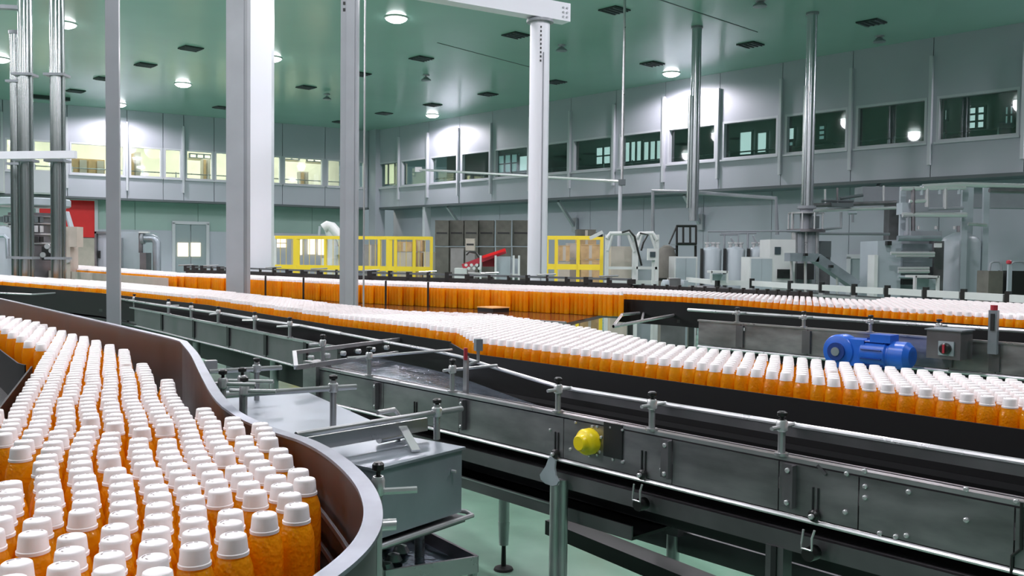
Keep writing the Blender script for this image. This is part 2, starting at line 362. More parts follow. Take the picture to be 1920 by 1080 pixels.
MB().lathe([(0.02, -0.36), (0.2, -0.33), (0.34, -0.18), (0.38, 0), (0.3, 0.2), (0.1, 0.33), (0.03, 0.36)], c, n=16).build('globe', 'lit_warm', parent=gl)
MB().tube([c+Vector((0, 0, 0.3)), Vector((c.x, c.y, CEIL))], 0.02, 6).build('cord', 'dark_trim', parent=gl)
for k in range(6):
    L = bpy.data.lights.new('gallery_light', 'AREA'); L.shape = 'RECTANGLE'; L.size = 2.5; L.size_y = 0.6; L.energy = 210; L.color = (1.0, 0.93, 0.82)
    o = bpy.data.objects.new('gallery_light', L); col.objects.link(o); o.location = lw(2+k*4.2, 2.0, CEIL-0.05); o.rotation_euler = (0, 0, lrz)
for k in range(4):
    L = bpy.data.lights.new('gallery_light', 'AREA'); L.shape = 'RECTANGLE'; L.size = 2.0; L.size_y = 0.4; L.energy = 16; L.color = (0.8, 1.0, 0.95)
    o = bpy.data.objects.new('gallery_light', L); col.objects.link(o); o.location = rw(4+k*6, 2.2, CEIL-0.05); o.rotation_euler = (0, 0, rrz)
# corner pilaster, brackets under the right gallery
MB().box(rw(0.35, 0.02, CEIL/2), (0.5, 0.5, CEIL), rrz).build('trim_2', 'wall_panel', origin=rw(0.35, 0, 0), smooth=0)['kind'] = 'structure'
MB().box(rw(tR(795), 0.15, BZ/2), (0.16, 0.3, BZ), rrz).build('trim_3', 'wall_trim', origin=rw(tR(795), 0.15, 0), smooth=0)['kind'] = 'structure'
for px, nm in ((832, 'steel knee brace under the gallery behind the dark crate stacks'), (1040, 'steel knee brace under the gallery right of the round white column'), (1276, 'steel knee brace under the gallery left of the first hanging duct'), (1640, 'steel knee brace under the gallery right of the machine duct')):
    t0 = tR(px); r = thing('knee_brace', nm, 'bracket', rw(t0, 1.1, BZ-1.1))
    MB().bar(rw(t0, 0.2, BZ-0.05), rw(t0, 0.98, BZ-0.88), 0.10, 0.10).build('strut', 'post_paint', parent=r, smooth=0)
    MB().box(rw(t0, 1.03, BZ-0.85), (0.22, 0.08, 0.5), rrz).build('wall_plate', 'post_paint', parent=r, smooth=0)
# doors
dn = 0
def door(side, px0, py0, px1, py1, m, name, off, leaf=2, panes=None, zb=0.0):
    global dn
    dn += 1; o, nrm, D, rz = (CORNER+W*off, W, U, rrz) if side == 'r' else (CORNER+LN*off, LN, LD, lrz)
    a, b = PP(px0, py0, o, nrm), PP(px1, py0, o, nrm); c = (a+b)/2; wd = abs((b-a).dot(D)); zt = (a.z+b.z)/2
    r = sroot('door_%d' % dn)
    fr = MB()
    for s_ in (-1, 1): fr.box(c*1.0+D*(s_*wd/2)+Vector((0, 0, (zb+zt)/2-c.z)), (0.12, 0.16, zt-zb), rz)
    fr.box(c+Vector((0, 0, zt-c.z)), (wd+0.12, 0.16, 0.12), rz); fr.build('door_frame', 'wall_trim' if m != 'cabinet_door' else 'dark_trim', parent=r, smooth=0)
    for k in range(leaf):
        cc = c+D*(-wd/2+wd*(k+0.5)/leaf); cc = Vector((cc.x, cc.y, (zb+zt)/2))
        lf = MB().box(cc, (wd/leaf-0.03, 0.07, zt-zb-0.06), rz).build('door_leaf', m, parent=r, smooth=0)
        MB().box(cc-nrm*0.06+D*(0.35*wd/leaf*(1 if k == 0 else -1))+Vector((0, 0, 1.1-cc.z)), (0.05, 0.05, 0.22), rz).build('door_handle', 'steel_bright', parent=lf, smooth=0)
    return r, c, wd, zt
mat('door_grey', (0.30, 0.36, 0.39), 0.45)
r1, c1, wd1, zt1 = door('l', 325, 418, 389, 420, 'door_grey', 'd', 0.88, 2)
for (a, b) in ((333, 353), (358, 376)):
    p, q = PP(a, 455, CORNER+LN*0.80, LN), PP(b, 481, CORNER+LN*0.80, LN)
    MB().box((p+q)/2, (abs((q-p).dot(LD)), 0.03, abs(p.z-q.z)), lrz).build('door_window', 'lit_warm', parent=r1, smooth=0)
door('l', 70, 372, 180, 378, 'red_paint', 'd', 0.88, 1, zb=2.2)
door('r', 1594, 481, 1640, 483, 'door_grey', 'd', 1.1, 1)
# round pillow-like pale cladding below the red shutter
p, q = PP(98, 452, CORNER+LN*0.8, LN), PP(180, 492, CORNER+LN*0.8, LN)
MB().box(((p+q)/2).xy.to_3d()+Vector((0, 0, 1.1)), (abs((q-p).dot(LD)), 0.06, 2.2), lrz).build('trim_4', 'beige', origin=((p+q)/2).xy.to_3d(), smooth=0)['kind'] = 'structure'

# ================================================================ CEILING LAMPS, VENTS, DETECTORS
def lampdir(k, off): return Vector((-2.6, 20.6, 0))-U*(k*5.85)+W*off
lampspots = [(743, 33, 'bright round ceiling lamp high in the middle between the twin post and beam'), (343, 157, 'bright round ceiling lamp left of the white twin post'), (122, 44, 'bright round ceiling lamp beside the chrome pipes at upper left'),
             (223, 195, 'small round ceiling lamp just right of the slender grey post'), (511, 108, 'round ceiling lamp at the right edge of the white twin post'), (830, 218, 'round ceiling lamp nearest the hall corner above the right wall'),
             (1286, 143, 'round ceiling lamp beside the first hanging duct on the right'), (0, 110, 'round ceiling lamp cut by the left edge of the photo')]
def make_lamp(p, label, group=None):
    r = thing('ceiling_lamp', label, 'lamp', (p.x, p.y, CEIL), group=group)
    MB().lathe([(0.27, 0.0), (0.27, -0.02), (0.245, -0.03)], (p.x, p.y, CEIL), n=20).build('lamp_housing', 'white_paint', parent=r)
    MB().lathe([(0.24, -0.031), (0.22, -0.06), (0.14, -0.10), (0.02, -0.12)], (p.x, p.y, CEIL), n=20).build('diffuser', 'lamp_glow', parent=r)
    L = bpy.data.lights.new('ceiling_light', 'SPOT'); L.energy = LAMP_W*4; L.color = LAMP_COL; L.shadow_soft_size = 0.22; L.spot_size = math.radians(172); L.spot_blend = 0.35
    o = bpy.data.objects.new('ceiling_light', L); col.objects.link(o); o.location = (p.x, p.y, CEIL-0.16)
seen = []
for px, py, lb in lampspots:
    p = on_ceiling(px, py); 
    d = (p-CORNER).dot(W)
    if d > -1.0: p = p-W*(1.0+d)
    seen.append(p); make_lamp(p, lb)
for (k, off) in [(-1, 0), (-2, 0), (-1, 10.1), (-2, 10.1), (-3, 10.1), (0, -5.2), (-1, -5.2), (-2, -5.2), (-3, -5.2), (1, -10.4), (0, -10.4), (-1, -10.4), (-2, -10.4), (-3, -10.4), (2, -15.6), (1, -15.6), (0, -15.6), (-1, -15.6), (-2, -15.6), (1, -21), (0, -21), (-1, -21), (-2, -21), (3, -21)]:
    p = lampdir(k, off)
    if p.y < -12 or abs(p.x) > 40: continue
    if p.y > 3:      # would it be in view?
        q = p+Vector((0, 0, CEIL))-EYE; sy = 540-FPX*q.dot(_u)/q.dot(_f); sx = 960+FPX*q.dot(_r)/q.dot(_f)
        if sy > -20 and -30 < sx < 1950: continue
    make_lamp(p, 'round white ceiling lamp above the near conveyors, outside the photo', 'ceiling lamps above the viewer')
vents = [(1152, 18), (967, 65), (790, 109), (1223, 119), (1042, 153), (915, 176), (811, 196), (720, 212), (675, 138), (358, 90), (273, 121), (195, 147), (142, 170), (574, 163), (415, 201), (1407, 83), (1634, 41), (638, 228)]
VL = ['topmost dark ceiling vent, right of the beam end', 'dark ceiling vent just left of the round white column', 'dark ceiling vent below and right of the high middle lamp', 'dark ceiling vent left of the first hanging duct', 'dark ceiling vent just right of the round white column', 'dark ceiling vent left of the round column, second row down', 'dark ceiling vent right above the corner lamp', 'small dark ceiling vent left of the corner lamp', 'dark ceiling vent partly behind the thin wire', 'dark ceiling vent left of the twin post, upper one', 'dark ceiling vent right of the slender post, lower than its neighbour', 'small dark ceiling vent touching the slender post', 'dark ceiling vent between the chrome pipes and slender post', 'dark ceiling vent right of the twin post', 'small dark ceiling vent against the left edge of the twin post', 'dark ceiling vent between the two hanging ducts', 'dark ceiling vent right of the second hanging duct', 'small dark ceiling vent left of the perforated post, near the wall']
for i, (px, py) in enumerate(vents):
    p = on_ceiling(px, py)
    lb = VL[i]
    r = thing('ceiling_vent', lb, 'vent', (p.x, p.y, CEIL), RZ, 'square ceiling vents')
    sz = 0.50
    MB().box((p.x, p.y, CEIL-0.015), (sz, sz, 0.03), RZ).build('vent_body', 'vent_dark', parent=r, smooth=0)
    fr = MB()
    for k in range(4): fr.box(Vector((p.x, p.y, CEIL-0.04))+U*(sz*(-0.36+0.24*k)), (0.03, sz*0.9, 0.02), RZ)
    fr.build('vent_louvre', 'dark_trim', parent=r, smooth=0)
p = on_ceiling(78, 181); r = thing('ceiling_hatch', 'long black opening in the ceiling behind the chrome pipes', 'hatch', (p.x, p.y, CEIL), lrz)
MB().box((p.x, p.y, CEIL-0.03), (1.7, 0.6, 0.06), lrz).build('hatch_cover', 'vent_dark', parent=r, smooth=0)
MB().box(Vector((p.x, p.y, CEIL-0.05))-LN*0.33, (1.75, 0.05, 0.14), lrz).build('hatch_lip', 'vent_dark', parent=r, smooth=0)
for i, (px, py, lb) in enumerate([(1053, 92, 'small hanging sensor right of the round white column'), (799, 148, 'small hanging sensor in the ceiling middle left of the column'), (613, 184, 'small hanging sensor left of the perforated post'), (1425, 8, 'small hanging sensor at the top edge above the right wall'), (1649, 75, 'small hanging sensor right of the machine duct')]):
    p = PY(px, py, PZ(px, py-8, z=CEIL).y); top = CEIL
    r = thing('ceiling_sensor', lb, 'sensor', (p.x, p.y, CEIL))
    MB().lathe([(0.10, top), (0.10, top-0.03), (0.02, top-0.04), (0.02, p.z+0.05), (0.05, p.z+0.04)], (p.x, p.y, 0), n=10).build('stem', 'post_paint', parent=r)
    MB().lathe([(0.05, p.z+0.05), (0.14, p.z-0.02), (0.15, p.z-0.05), (0.05, p.z-0.06)], (p.x, p.y, 0), n=12).build('sensor_head', 'post_dark', parent=r)

# ================================================================ COLUMNS, DUCTS, BEAM
def vcol(name, label, px_l, px_r, py, Y, m, rz=0.0, z0=0.0, z1=CEIL, shape='box', depth=None, cat='column'):
    a, b = PY(px_l, py, Y), PY(px_r, py, Y); c = (a+b)/2; wd = (b-a).length
    r = thing(name, label, cat, (c.x, c.y, z0), rz)
    if shape == 'box': MB().box((c.x, c.y, (z0+z1)/2), (wd, depth or wd, z1-z0), rz).build('shaft', m, parent=r, smooth=0)
    else: MB().lathe([(wd/2, z0), (wd/2, z1)], (c.x, c.y, 0), n=28).build('shaft', m, parent=r)
    return r, c, wd
r, c, wd = vcol('support_post', 'near square grey post of the twin pair, standing before the orange wall of bottles', 431, 463, 300, 9.9, 'post_paint', rz=0.0, depth=0.26)
MB().box((c.x, c.y, 0.01), (0.45, 0.45, 0.02)).build('base_plate', 'post_dark', parent=r, smooth=0)
MB().box((c.x+wd*0.51, c.y-0.06, CEIL/2), (0.006, 0.10, CEIL)).build('dark_side_sheet', 'post_dark', parent=r, smooth=0)  # thin dark sheet, paints the shade on the post's right side
r, c, wd = vcol('support_post', 'broad white square post behind the grey one of the twin pair', 473, 511, 300, 14.5, 'post_light', rz=0.12, depth=0.3)
MB().box((c.x, c.y, 0.01), (0.6, 0.6, 0.02)).build('base_plate', 'post_dark', parent=r, smooth=0)
r, c, wd = vcol('support_post', 'perforated grey post left of the thin steel wire', 640, 671, 300, 8.6, 'post_paint', rz=0.05)
MB().box((c.x, c.y, 0.01), (0.35, 0.35, 0.02)).build('base_plate', 'post_dark', parent=r, smooth=0)
hm = MB(); 
for k in range(14):
    z = 4.0+k*0.06
    if z < CEIL: hm.box((c.x-wd*0.27, c.y-wd/2-0.002, z), (0.022, 0.006, 0.03))
hm.build('hole_row', 'dark_inner', parent=r, smooth=0)
MB().box((c.x+wd*0.12, c.y-wd/2-0.006, CEIL/2), (wd*0.5, 0.012, CEIL)).build('face_rib', 'post_paint', parent=r, smooth=0)
r, c, wd = vcol('support_post', 'slender grey post at left rising behind the curved steel guard', 201, 224, 350, 5.6, 'post_paint', rz=0.3)
MB().box((c.x, c.y, 0.01), (0.2, 0.2, 0.02)).build('base_plate', 'post_dark', parent=r, smooth=0)
# round white column with flange and horizontal beam
YB = 12.2
a, b = PY(991, 300, YB), PY(1028, 300, YB); c = (a+b)/2; wd = (b-a).length; zt = PY(1010, 38, YB).z
r = thing('round_column', 'round white column carrying the end of the horizontal beam', 'column', (c.x, c.y, 0))
MB().lathe([(wd/2, 0), (wd/2, zt-0.03)], (c.x, c.y, 0), n=32).build('shaft', 'post_light', parent=r)
MB().lathe([(wd*0.68, zt-0.035), (wd*0.68, zt)], (c.x, c.y, 0), n=32).build('top_flange', 'post_dark', parent=r)
MB().lathe([(wd*0.8, 0), (wd*0.8, 0.03)], (c.x, c.y, 0), n=32).build('base_flange', 'post_dark', parent=r)
hm = MB()
for k in range(9): hm.box((c.x+0.01, c.y-wd/2-0.001, zt-0.12-k*0.055), (0.02, 0.012, 0.026))
hm.build('hole_row', 'dark_inner', parent=r, smooth=0)
MB().box((c.x+wd*0.18, c.y-wd/2+0.0, zt/2-0.2), (0.012, 0.02, zt-0.5)).build('seam', 'post_dark', parent=r, smooth=0)
e0 = Vector((c.x, c.y, zt+0.14)); e1 = e0-LD*0.42; e2 = e0+LD*2.9
bm_ = MB().bar(e1, e2, 0.20, 0.24).build('overhead_beam', 'post_light', origin=e0, smooth=0)
tag(bm_, 'white horizontal beam resting on the round white column', 'beam')
for k in range(3):
    for j in range(2): MB().lathe([(0.014, 0), (0.014, 0.015)], e1+LD*(0.06+0.06*j)-LN*0.10+Vector((0, 0, -0.07+0.06*k)), axis=-LN, n=8).build('bolt', 'post_paint', parent=bm_)
# hanging ducts on the right
for (pa, pb, Y, zend, lb) in ((1297, 1315, 21.3, 2.58, 'first round steel duct hanging from the ceiling, ending above the white tanks'), (1512, 1531, 20.0, 2.5, 'second round steel duct dropping onto the tall filling machine')):
    a, b = PY(pa, 100, Y), PY(pb, 100, Y); c = (a+b)/2; wd = (b-a).length
    r = thing('hanging_duct', lb, 'duct', (c.x, c.y, zend))
    MB().lathe([(wd/2, zend), (wd/2, CEIL)], (c.x, c.y, 0), n=28).build('tube', 'duct_steel', parent=r)
    MB().lathe([(wd*0.62, CEIL-0.05), (wd*0.62, CEIL)], (c.x, c.y, 0), n=28).build('ceiling_collar', 'post_dark', parent=r)
    for z in (zend+0.9, zend+2.2, zend+3.4): MB().lathe([(wd*0.52, z), (wd*0.52, z+0.05)], (c.x, c.y, 0), n=28).build('joint_ring', 'duct_steel', parent=r)
    MB().tube([(c.x-wd*0.7, c.y-0.1, zend+0.3), (c.x-wd*0.7, c.y-0.1, CEIL-1.6)], 0.03, 8).build('side_pipe', 'chrome', parent=r)
# chrome pipes, upper left
for (pa, pb, Y, pt, lb, m) in ((36, 60, 15, -40, 'widest chrome pipe at far left, behind the cross bar', 'chrome'), (20, 37, 15.6, 58, 'shorter chrome pipe at far left beside the widest one', 'chrome'), (95, 120, 15, -40, 'tall chrome pipe left of the slender grey post', 'chrome')):
    a, b = PY(pa, 250, Y), PY(pb, 250, Y); c = (a+b)/2; wd = (b-a).length; zt = min(CEIL, PY(pa, pt, Y).z) if pt > 0 else CEIL
    r = thing('vertical_pipe', lb, 'pipe', (c.x, c.y, 0))
    MB().lathe([(wd/2, 0), (wd/2, zt)], (c.x, c.y, 0), n=28).build('tube', m, parent=r)
    MB().lathe([(wd*0.6, zt-0.06), (wd*0.6, zt)], (c.x, c.y, 0), n=28).build('end_collar', 'post_dark', parent=r)
    MB().tube([(c.x+wd*0.62, c.y-0.05, 0), (c.x+wd*0.62, c.y-0.05, zt-0.8)], 0.022, 8).build('side_conduit', 'chrome', parent=r)
    for z in (1.6, 3.2, 4.6): MB().box((c.x, c.y, z), (wd*1.5, wd*1.2, 0.04)).build('pipe_clamp', 'post_dark', parent=r)
a, b = PY(-60, 292, 14.7), PY(142, 290, 14.7)
o = MB().bar(a, b, 0.10, 0.12).build('cross_bar', 'post_light', origin=(a+b)/2, smooth=0); tag(o, 'pale horizontal bar running across the chrome pipes at left', 'bar')
a, b = PY(-60, 10, 15), PY(56, 16, 15)
o = MB().bar(a, b, 0.12, 0.06).build('cable_tray', 'post_dark', origin=(a+b)/2, smooth=0); tag(o, 'dark cable tray near the ceiling reaching the widest chrome pipe', 'tray')
# thin rod with horizontal pipe
Y = 19.0
a = PY(1170, 97, Y); zc = PY(1164, 342, Y).z
r = thing('drop_pipe', 'thin vertical steel pipe hanging from the ceiling over the white frame machine', 'pipe', (a.x, a.y, 2.2))
MB().tube([(a.x, a.y, CEIL), (a.x, a.y, zc)], 0.028, 8).build('tube', 'steel', parent=r)
MB().tube([(a.x-0.03, a.y, zc), (a.x-0.05, a.y, 0)], 0.04, 8).build('lower_tube', 'post_paint', parent=r)
MB().box((a.x, a.y, zc), (0.14, 0.12, 0.12)).build('joint_box', 'dark_trim', parent=r, smooth=0)
q = PY(785, 318, 27); 
r = thing('long_pipe', 'long thin horizontal pipe crossing in front of the upper windows', 'pipe', q)
MB().tube([q, (a.x, a.y, zc+0.02)], 0.032, 8).build('tube', 'steel_bright', parent=r)
MB().box(q, (0.2, 0.14, 0.14)).build('end_fitting', 'steel_bright', parent=r, smooth=0)
a = PY(683, 300, 7.6); o = MB().tube([(a.x, a.y, 1.25), (a.x, a.y, CEIL)], 0.008, 6).build('hanging_wire', 'steel_bright', origin=(a.x, a.y, 1.25)); tag(o, 'thin taut steel wire right of the perforated post', 'wire')
Y = 22
pts = [PY(1224, 450, Y), PY(1224, 358, Y), PY(1300, 361, Y), PY(1455, 372, Y-1.5), PY(1457, 440, Y-1.5)]
o = MB().tube(pts, 0.05, 8).build('bent_pipe', 'post_dark', origin=pts[0]); tag(o, 'dark bent pipe arching from the white frame machine to the filler', 'pipe')

# ================================================================ CONVEYOR GEOMETRY
DA = 0.40; BH = 0.24                 # cap-top drop below the eye, bottle height
ZB = H-DA-BH                         # belt height of the near conveyors
O = PZ(1280, 817, drop=0.58); O.z = 0
def F(s, w_, drop): p = O+U*s+W*w_; return Vector((p.x, p.y, H-drop))
def sF(px, py, w_=0.0): return (PP(px, py, O+W*w_, W)-O).dot(U)
def plan(pts, drop): return [PZ(px, py, drop=drop) for px, py in pts]
def clamp_post(parent, base, hgt, rod=None, rodlen=0.14, rod0=-0.05, r=0.011, direction=None, name='guide_post', drod=0.02):
    d = W if direction is None else direction
    b = V(base); top = b+Vector((0, 0, hgt))
    p = MB().tube([b, top], r, 10).lathe([(r*1.9, 0), (r*1.9, 0.008)], b, n=12).build(name, 'steel', parent=parent)
    MB().lathe([(r*1.25, hgt-0.034), (r*1.55, hgt-0.03), (r*1.55, hgt-0.006), (r*1.2, hgt)], b, n=10).build('collar', 'steel_bright', parent=p)
    MB().lathe([(r*0.5, hgt), (r*0.5, hgt+0.008), (r*1.35, hgt+0.012), (r*1.35, hgt+0.022), (r*0.9, hgt+0.026)], b, n=10).build('knob', 'knob_black', parent=p)
    z = b.z+hgt-drod
    a = Vector((b.x, b.y, z))+d*rod0; c = Vector((b.x, b.y, z))+d*(rod0+rodlen)
    MB().tube([a, c], 0.0065, 8).build('cross_rod', 'steel_bright', parent=p)
    return p
def bolt(mb, p, r=0.008, h=0.006, axis=None):
    mb.lathe([(r, 0), (r, h*0.6), (r*0.6, h)], p, axis=(-W if axis is None else axis), n=8)

# ---------------- front conveyor (right foreground)
S0, S1 = sF(590, 680), 3.2
rc = thing('bottle_conveyor', 'long dark steel conveyor at right front with yellow cap and juice bottles on it', 'conveyor', F(0, 0.5, H), RZ)
cuts = [S0, sF(720, 705), sF(862, 735), sF(1058, 772), sF(1262, 812), sF(1462, 848), sF(1612, 880), sF(1905, 925), S1]
for i in range(len(cuts)-1):
    a, b = cuts[i]+0.002, cuts[i+1]-0.002
    MB().box((F(a, 0, 0.60+0.073)+F(b, 0, 0.60+0.073))/2, (b-a, 0.004, 0.146), RZ).build('side_panel', 'steel_brushed', parent=rc, smooth=0)
MB().box(F((S0+S1)/2, 0.01, 0.588), (S1-S0, 0.03, 0.012), RZ).build('top_edge', 'steel', parent=rc, smooth=0)
MB().box(F((S0+S1)/2, 0.055, 0.600), (S1-S0, 0.012, 0.03), RZ).build('inner_edge', 'steel_panel', parent=rc, smooth=0)
MB().tube([F(S0-0.35, 0.0, 0.757), F(S1, 0.0, 0.757)], 0.0075, 8).build('lower_tube', 'steel_bright', parent=rc)
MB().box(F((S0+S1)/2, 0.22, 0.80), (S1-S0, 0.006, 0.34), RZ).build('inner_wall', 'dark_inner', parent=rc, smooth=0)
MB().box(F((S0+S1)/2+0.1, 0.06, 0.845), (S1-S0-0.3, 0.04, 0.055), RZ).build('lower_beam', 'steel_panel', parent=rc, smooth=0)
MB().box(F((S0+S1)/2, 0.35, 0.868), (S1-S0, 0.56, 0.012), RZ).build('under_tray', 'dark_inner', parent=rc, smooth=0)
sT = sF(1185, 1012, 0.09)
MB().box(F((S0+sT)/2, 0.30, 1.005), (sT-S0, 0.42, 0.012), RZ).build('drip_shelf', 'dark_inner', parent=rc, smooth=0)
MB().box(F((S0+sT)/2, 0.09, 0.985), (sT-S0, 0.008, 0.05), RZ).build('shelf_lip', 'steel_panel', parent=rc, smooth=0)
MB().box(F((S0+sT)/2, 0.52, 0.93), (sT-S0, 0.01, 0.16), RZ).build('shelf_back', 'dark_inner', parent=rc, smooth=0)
MB().box(F((S0+S1)/2, 1.0, 1.30), (S1-S0+0.4, 0.10, 0.10), RZ).build('back_beam', 'steel_panel', parent=rc, smooth=0)
# bottle lane outlines, measured at cap height
B_near = [(-260, 522), (0, 524), (200, 538), (400, 557), (640, 590), (760, 603), (860, 616), (900, 632)]
B_far = [(-260, 514), (0, 515), (200, 527), (400, 543), (560, 560), (640, 570), (760, 582), (860, 585), (930, 588), (1100, 613), (1280, 648)]
near = plan(B_near, DA); far = plan(B_far, DA)
wN = (near[-1]-O).dot(W); sN = (near[-1]-O).dot(U)
wN2 = (PZ(1600, 716, drop=DA)-O).dot(W); wFar = (PZ(1700, 691, drop=DA)-O).dot(W)
wN = (wN+wN2)/2
near = near[:-1]+[O+U*sN+W*wN, O+U*S1+W*wN]; far = far+[O+U*S1+W*wFar]
Bpoly = [Vector((p.x, p.y)) for p in near]+[Vector((p.x, p.y)) for p in reversed(far)]
def offs(pts, d):
    out = []
    for i, p in enumerate(pts):
        t = (pts[min(i+1, len(pts)-1)]-pts[max(i-1, 0)]); t.z = 0; t.normalize(); n = Vector((-t.y, t.x, 0))
        if n.y < 0: n = -n
        out.append(Vector((p.x, p.y, 0))+n*d)
    return out
def ribbon(near_, far_, z0, z1):
    """belt as a closed slab between two plan outlines"""
    a = [V(p) for p in near_]; b = [V(p) for p in far_]
    def res(pts, n):
        L = [0]
        for i in range(1, len(pts)): L.append(L[-1]+(pts[i]-pts[i-1]).length)
        o = []
        for k in range(n):
            t = L[-1]*k/(n-1); i = max(j for j in range(len(L)) if L[j] <= t+1e-9); i = min(i, len(pts)-2)
            f = (t-L[i])/max(1e-9, L[i+1]-L[i]); o.append(pts[i].lerp(pts[i+1], f))
        return o
    n = 40; a, b = res(a, n), res(b, n); mb = MB(); vv = []
    for p, q in zip(a, b): vv += [(p.x, p.y, z0), (q.x, q.y, z0), (q.x, q.y, z1), (p.x, p.y, z1)]
    ff = [(0, 1, 2, 3), tuple(4*(n-1)+k for k in (3, 2, 1, 0))]
    for i in range(n-1):
        for k in range(4): ff.append((4*i+k, 4*(i+1)+k, 4*(i+1)+(k+1) % 4, 4*i+(k+1) % 4))
    return mb.add(vv, ff)
MB_ = ribbon([p for p in offs(near, -0.045)][7:], [p for p in offs(far, 0.05)][8:], ZB-0.03, ZB); MB_.build('belt', 'belt_black', parent=rc)
g = offs([near[6]]+near[7:], -0.048); MB().strip(g, ZB, H-0.474, 0.008).build('guard_plate', 'black_plastic', parent=rc)
MB().box(F((sN+S1)/2, wN-0.10, 0.66), (S1-sN, 0.08, 0.06), RZ).build('belt_bed', 'black_plastic', parent=rc, smooth=0)
MB().box(F((sN+S1)/2, (wN)/2, 0.70), (S1-sN, wN-0.1, 0.01), RZ).build('inner_floor', 'dark_inner', parent=rc, smooth=0)
g = offs([p for p in far][8:], 0.055); MB().strip(g, ZB-0.06, H-0.56, 0.006).build('far_guard', 'steel_panel', parent=rc)
# wet deck left of the bottle lane
railpx = [(640, 625), (700, 637), (800, 655), (860, 668), (930, 690), (990, 708), (1050, 725)]
deck = [F(S0, 0.02, 0.6), F(sF(1060, 775), 0.02, 0.6)]+[q for q in reversed(plan(railpx[1:], 0.50))]
MB().prism([(p.x, p.y) for p in deck], H-0.615, H-0.60).build('wet_deck', 'steel_wet', parent=rc, smooth=0)
# guide rail
wr_ = (PZ(1280, 763, drop=0.50)-O).dot(W)
rp = plan(railpx[:-1], 0.50); rp += [F(sF(1050, 725, wr_), wr_, 0.5), F(S1, wr_, 0.5)]
MB().tube(rp, 0.008, 8).build('guide_rail', 'steel', parent=rc)
MB().box(F((sF(1050, 725, wr_)+S1)/2, wr_+0.004, 0.522), (S1-sF(1050, 725, wr_), 0.006, 0.03), RZ).build('rail_strip', 'steel_panel', parent=rc, smooth=0)
for px, py, ln in ((1046, 774, 0.14), (1222, 806, 0.14), (1465, 850, 0.14), (1990, 945, 0.14)):
    s_ = sF(px, py); clamp_post(rc, F(s_, 0.0, 0.582), 0.105, rodlen=wr_+0.06, rod0=-0.055)
clamp_post(rc, F(sF(692, 701), 0.0, 0.582), 0.115, rodlen=0.62, rod0=-0.12)
clamp_post(rc, F(sF(848, 733), 0.0, 0.582), 0.115, rodlen=0.30, rod0=-0.05)
# channel brackets, slots, knobs, bolts on the panels
for px, py in ((868, 758), (706, 725), (1480, 900), (1250, 858)):
    s_ = sF(px, py)
    b = MB(); b.box(F(s_, -0.006, 0.665), (0.034, 0.010, 0.125), RZ); b.box(F(s_+0.02, -0.012, 0.665), (0.006, 0.022, 0.125), RZ)
    br = b.build('channel_bracket', 'steel_panel', parent=rc, smooth=0)
    for dz in (0.62, 0.715): bl = MB(); bolt(bl, F(s_, -0.011, dz)); bl.build('bolt', 'steel_bright', parent=br)
for px, py in ((780, 763), (1045, 830), (1208, 868), (1530, 945)):
    s_ = sF(px, py); b = MB()
    for k in (-0.008, 0.008): b.box(F(s_+k, -0.003, 0.69), (0.004, 0.006, 0.07), RZ)
    b.build('slot', 'dark_inner', parent=rc, smooth=0)
    kb = MB().lathe([(0.017, 0), (0.017, 0.012), (0.012, 0.018)], F(s_, -0.004, 0.735), axis=-W, n=16).build('adjuster_ring', 'knob_black', parent=rc)
    MB().lathe([(0.008, 0.018), (0.008, 0.026), (0.005, 0.028)], F(s_, -0.004, 0.735), axis=-W, n=8).build('screw_head', 'steel_bright', parent=kb)
bl = None
for px, py in ((1588, 888), (1622, 883), (1622, 912), (1622, 933), (1585, 960), (1704, 922), (1812, 917), (1812, 975), (1650, 1000), (1680, 1006), (1700, 1004), (1080, 792), (1120, 800), (1146, 801), (1168, 806), (1150, 861), (1168, 866), (1120, 853), (1070, 842), (1032, 806), (1240, 880), (1906, 940)):
    p = PP(px, py, O-W*0.002, W); b = MB(); bolt(b, p, r=0.007 if px > 1500 else 0.0055, h=0.007); b.build('bolt', 'steel_bright', parent=rc)
MB().box(PP(1150, 826, O-W*0.004, W), (0.085, 0.008, 0.12), RZ).build('shaft_plate', 'dark_inner', parent=rc, smooth=0)
MB().bar(PP(1533, 872, O-W*0.005, W), PP(1548, 890, O-W*0.005, W), 0.004, 0.009).build('angled_tab', 'steel_panel', parent=rc, smooth=0)
MB().tube([PP(1916, 942, O-W*0.006, W), PP(1914, 1030, O-W*0.006, W), PP(1898, 1042, O-W*0.006, W), PP(1896, 1075, O-W*0.006, W)], 0.004, 6).build('cable', 'knob_black', parent=rc)
pc = PP(1108, 827, O-W*0.002, W)
yc = MB().lathe([(0.047, 0), (0.047, 0.030), (0.043, 0.036), (0.040, 0.040)], pc, axis=-W, n=28).build('bearing_cap', 'yellow_cap', parent=rc); yc['label'] = 'bright yellow round bearing cap'
MB().lathe([(0.040, 0.040), (0.030, 0.046), (0.028, 0.062), (0.024, 0.066)], pc, axis=-W, n=24).build('cap_boss', 'yellow_cap', parent=yc)
for k in range(6):
    b = MB(); an = k*math.pi/3+0.4; bolt(b, pc+U*(0.053*math.cos(an))+Vector((0, 0, 0.053*math.sin(an))), r=0.006); b.build('cap_bolt', 'steel_bright', parent=yc)
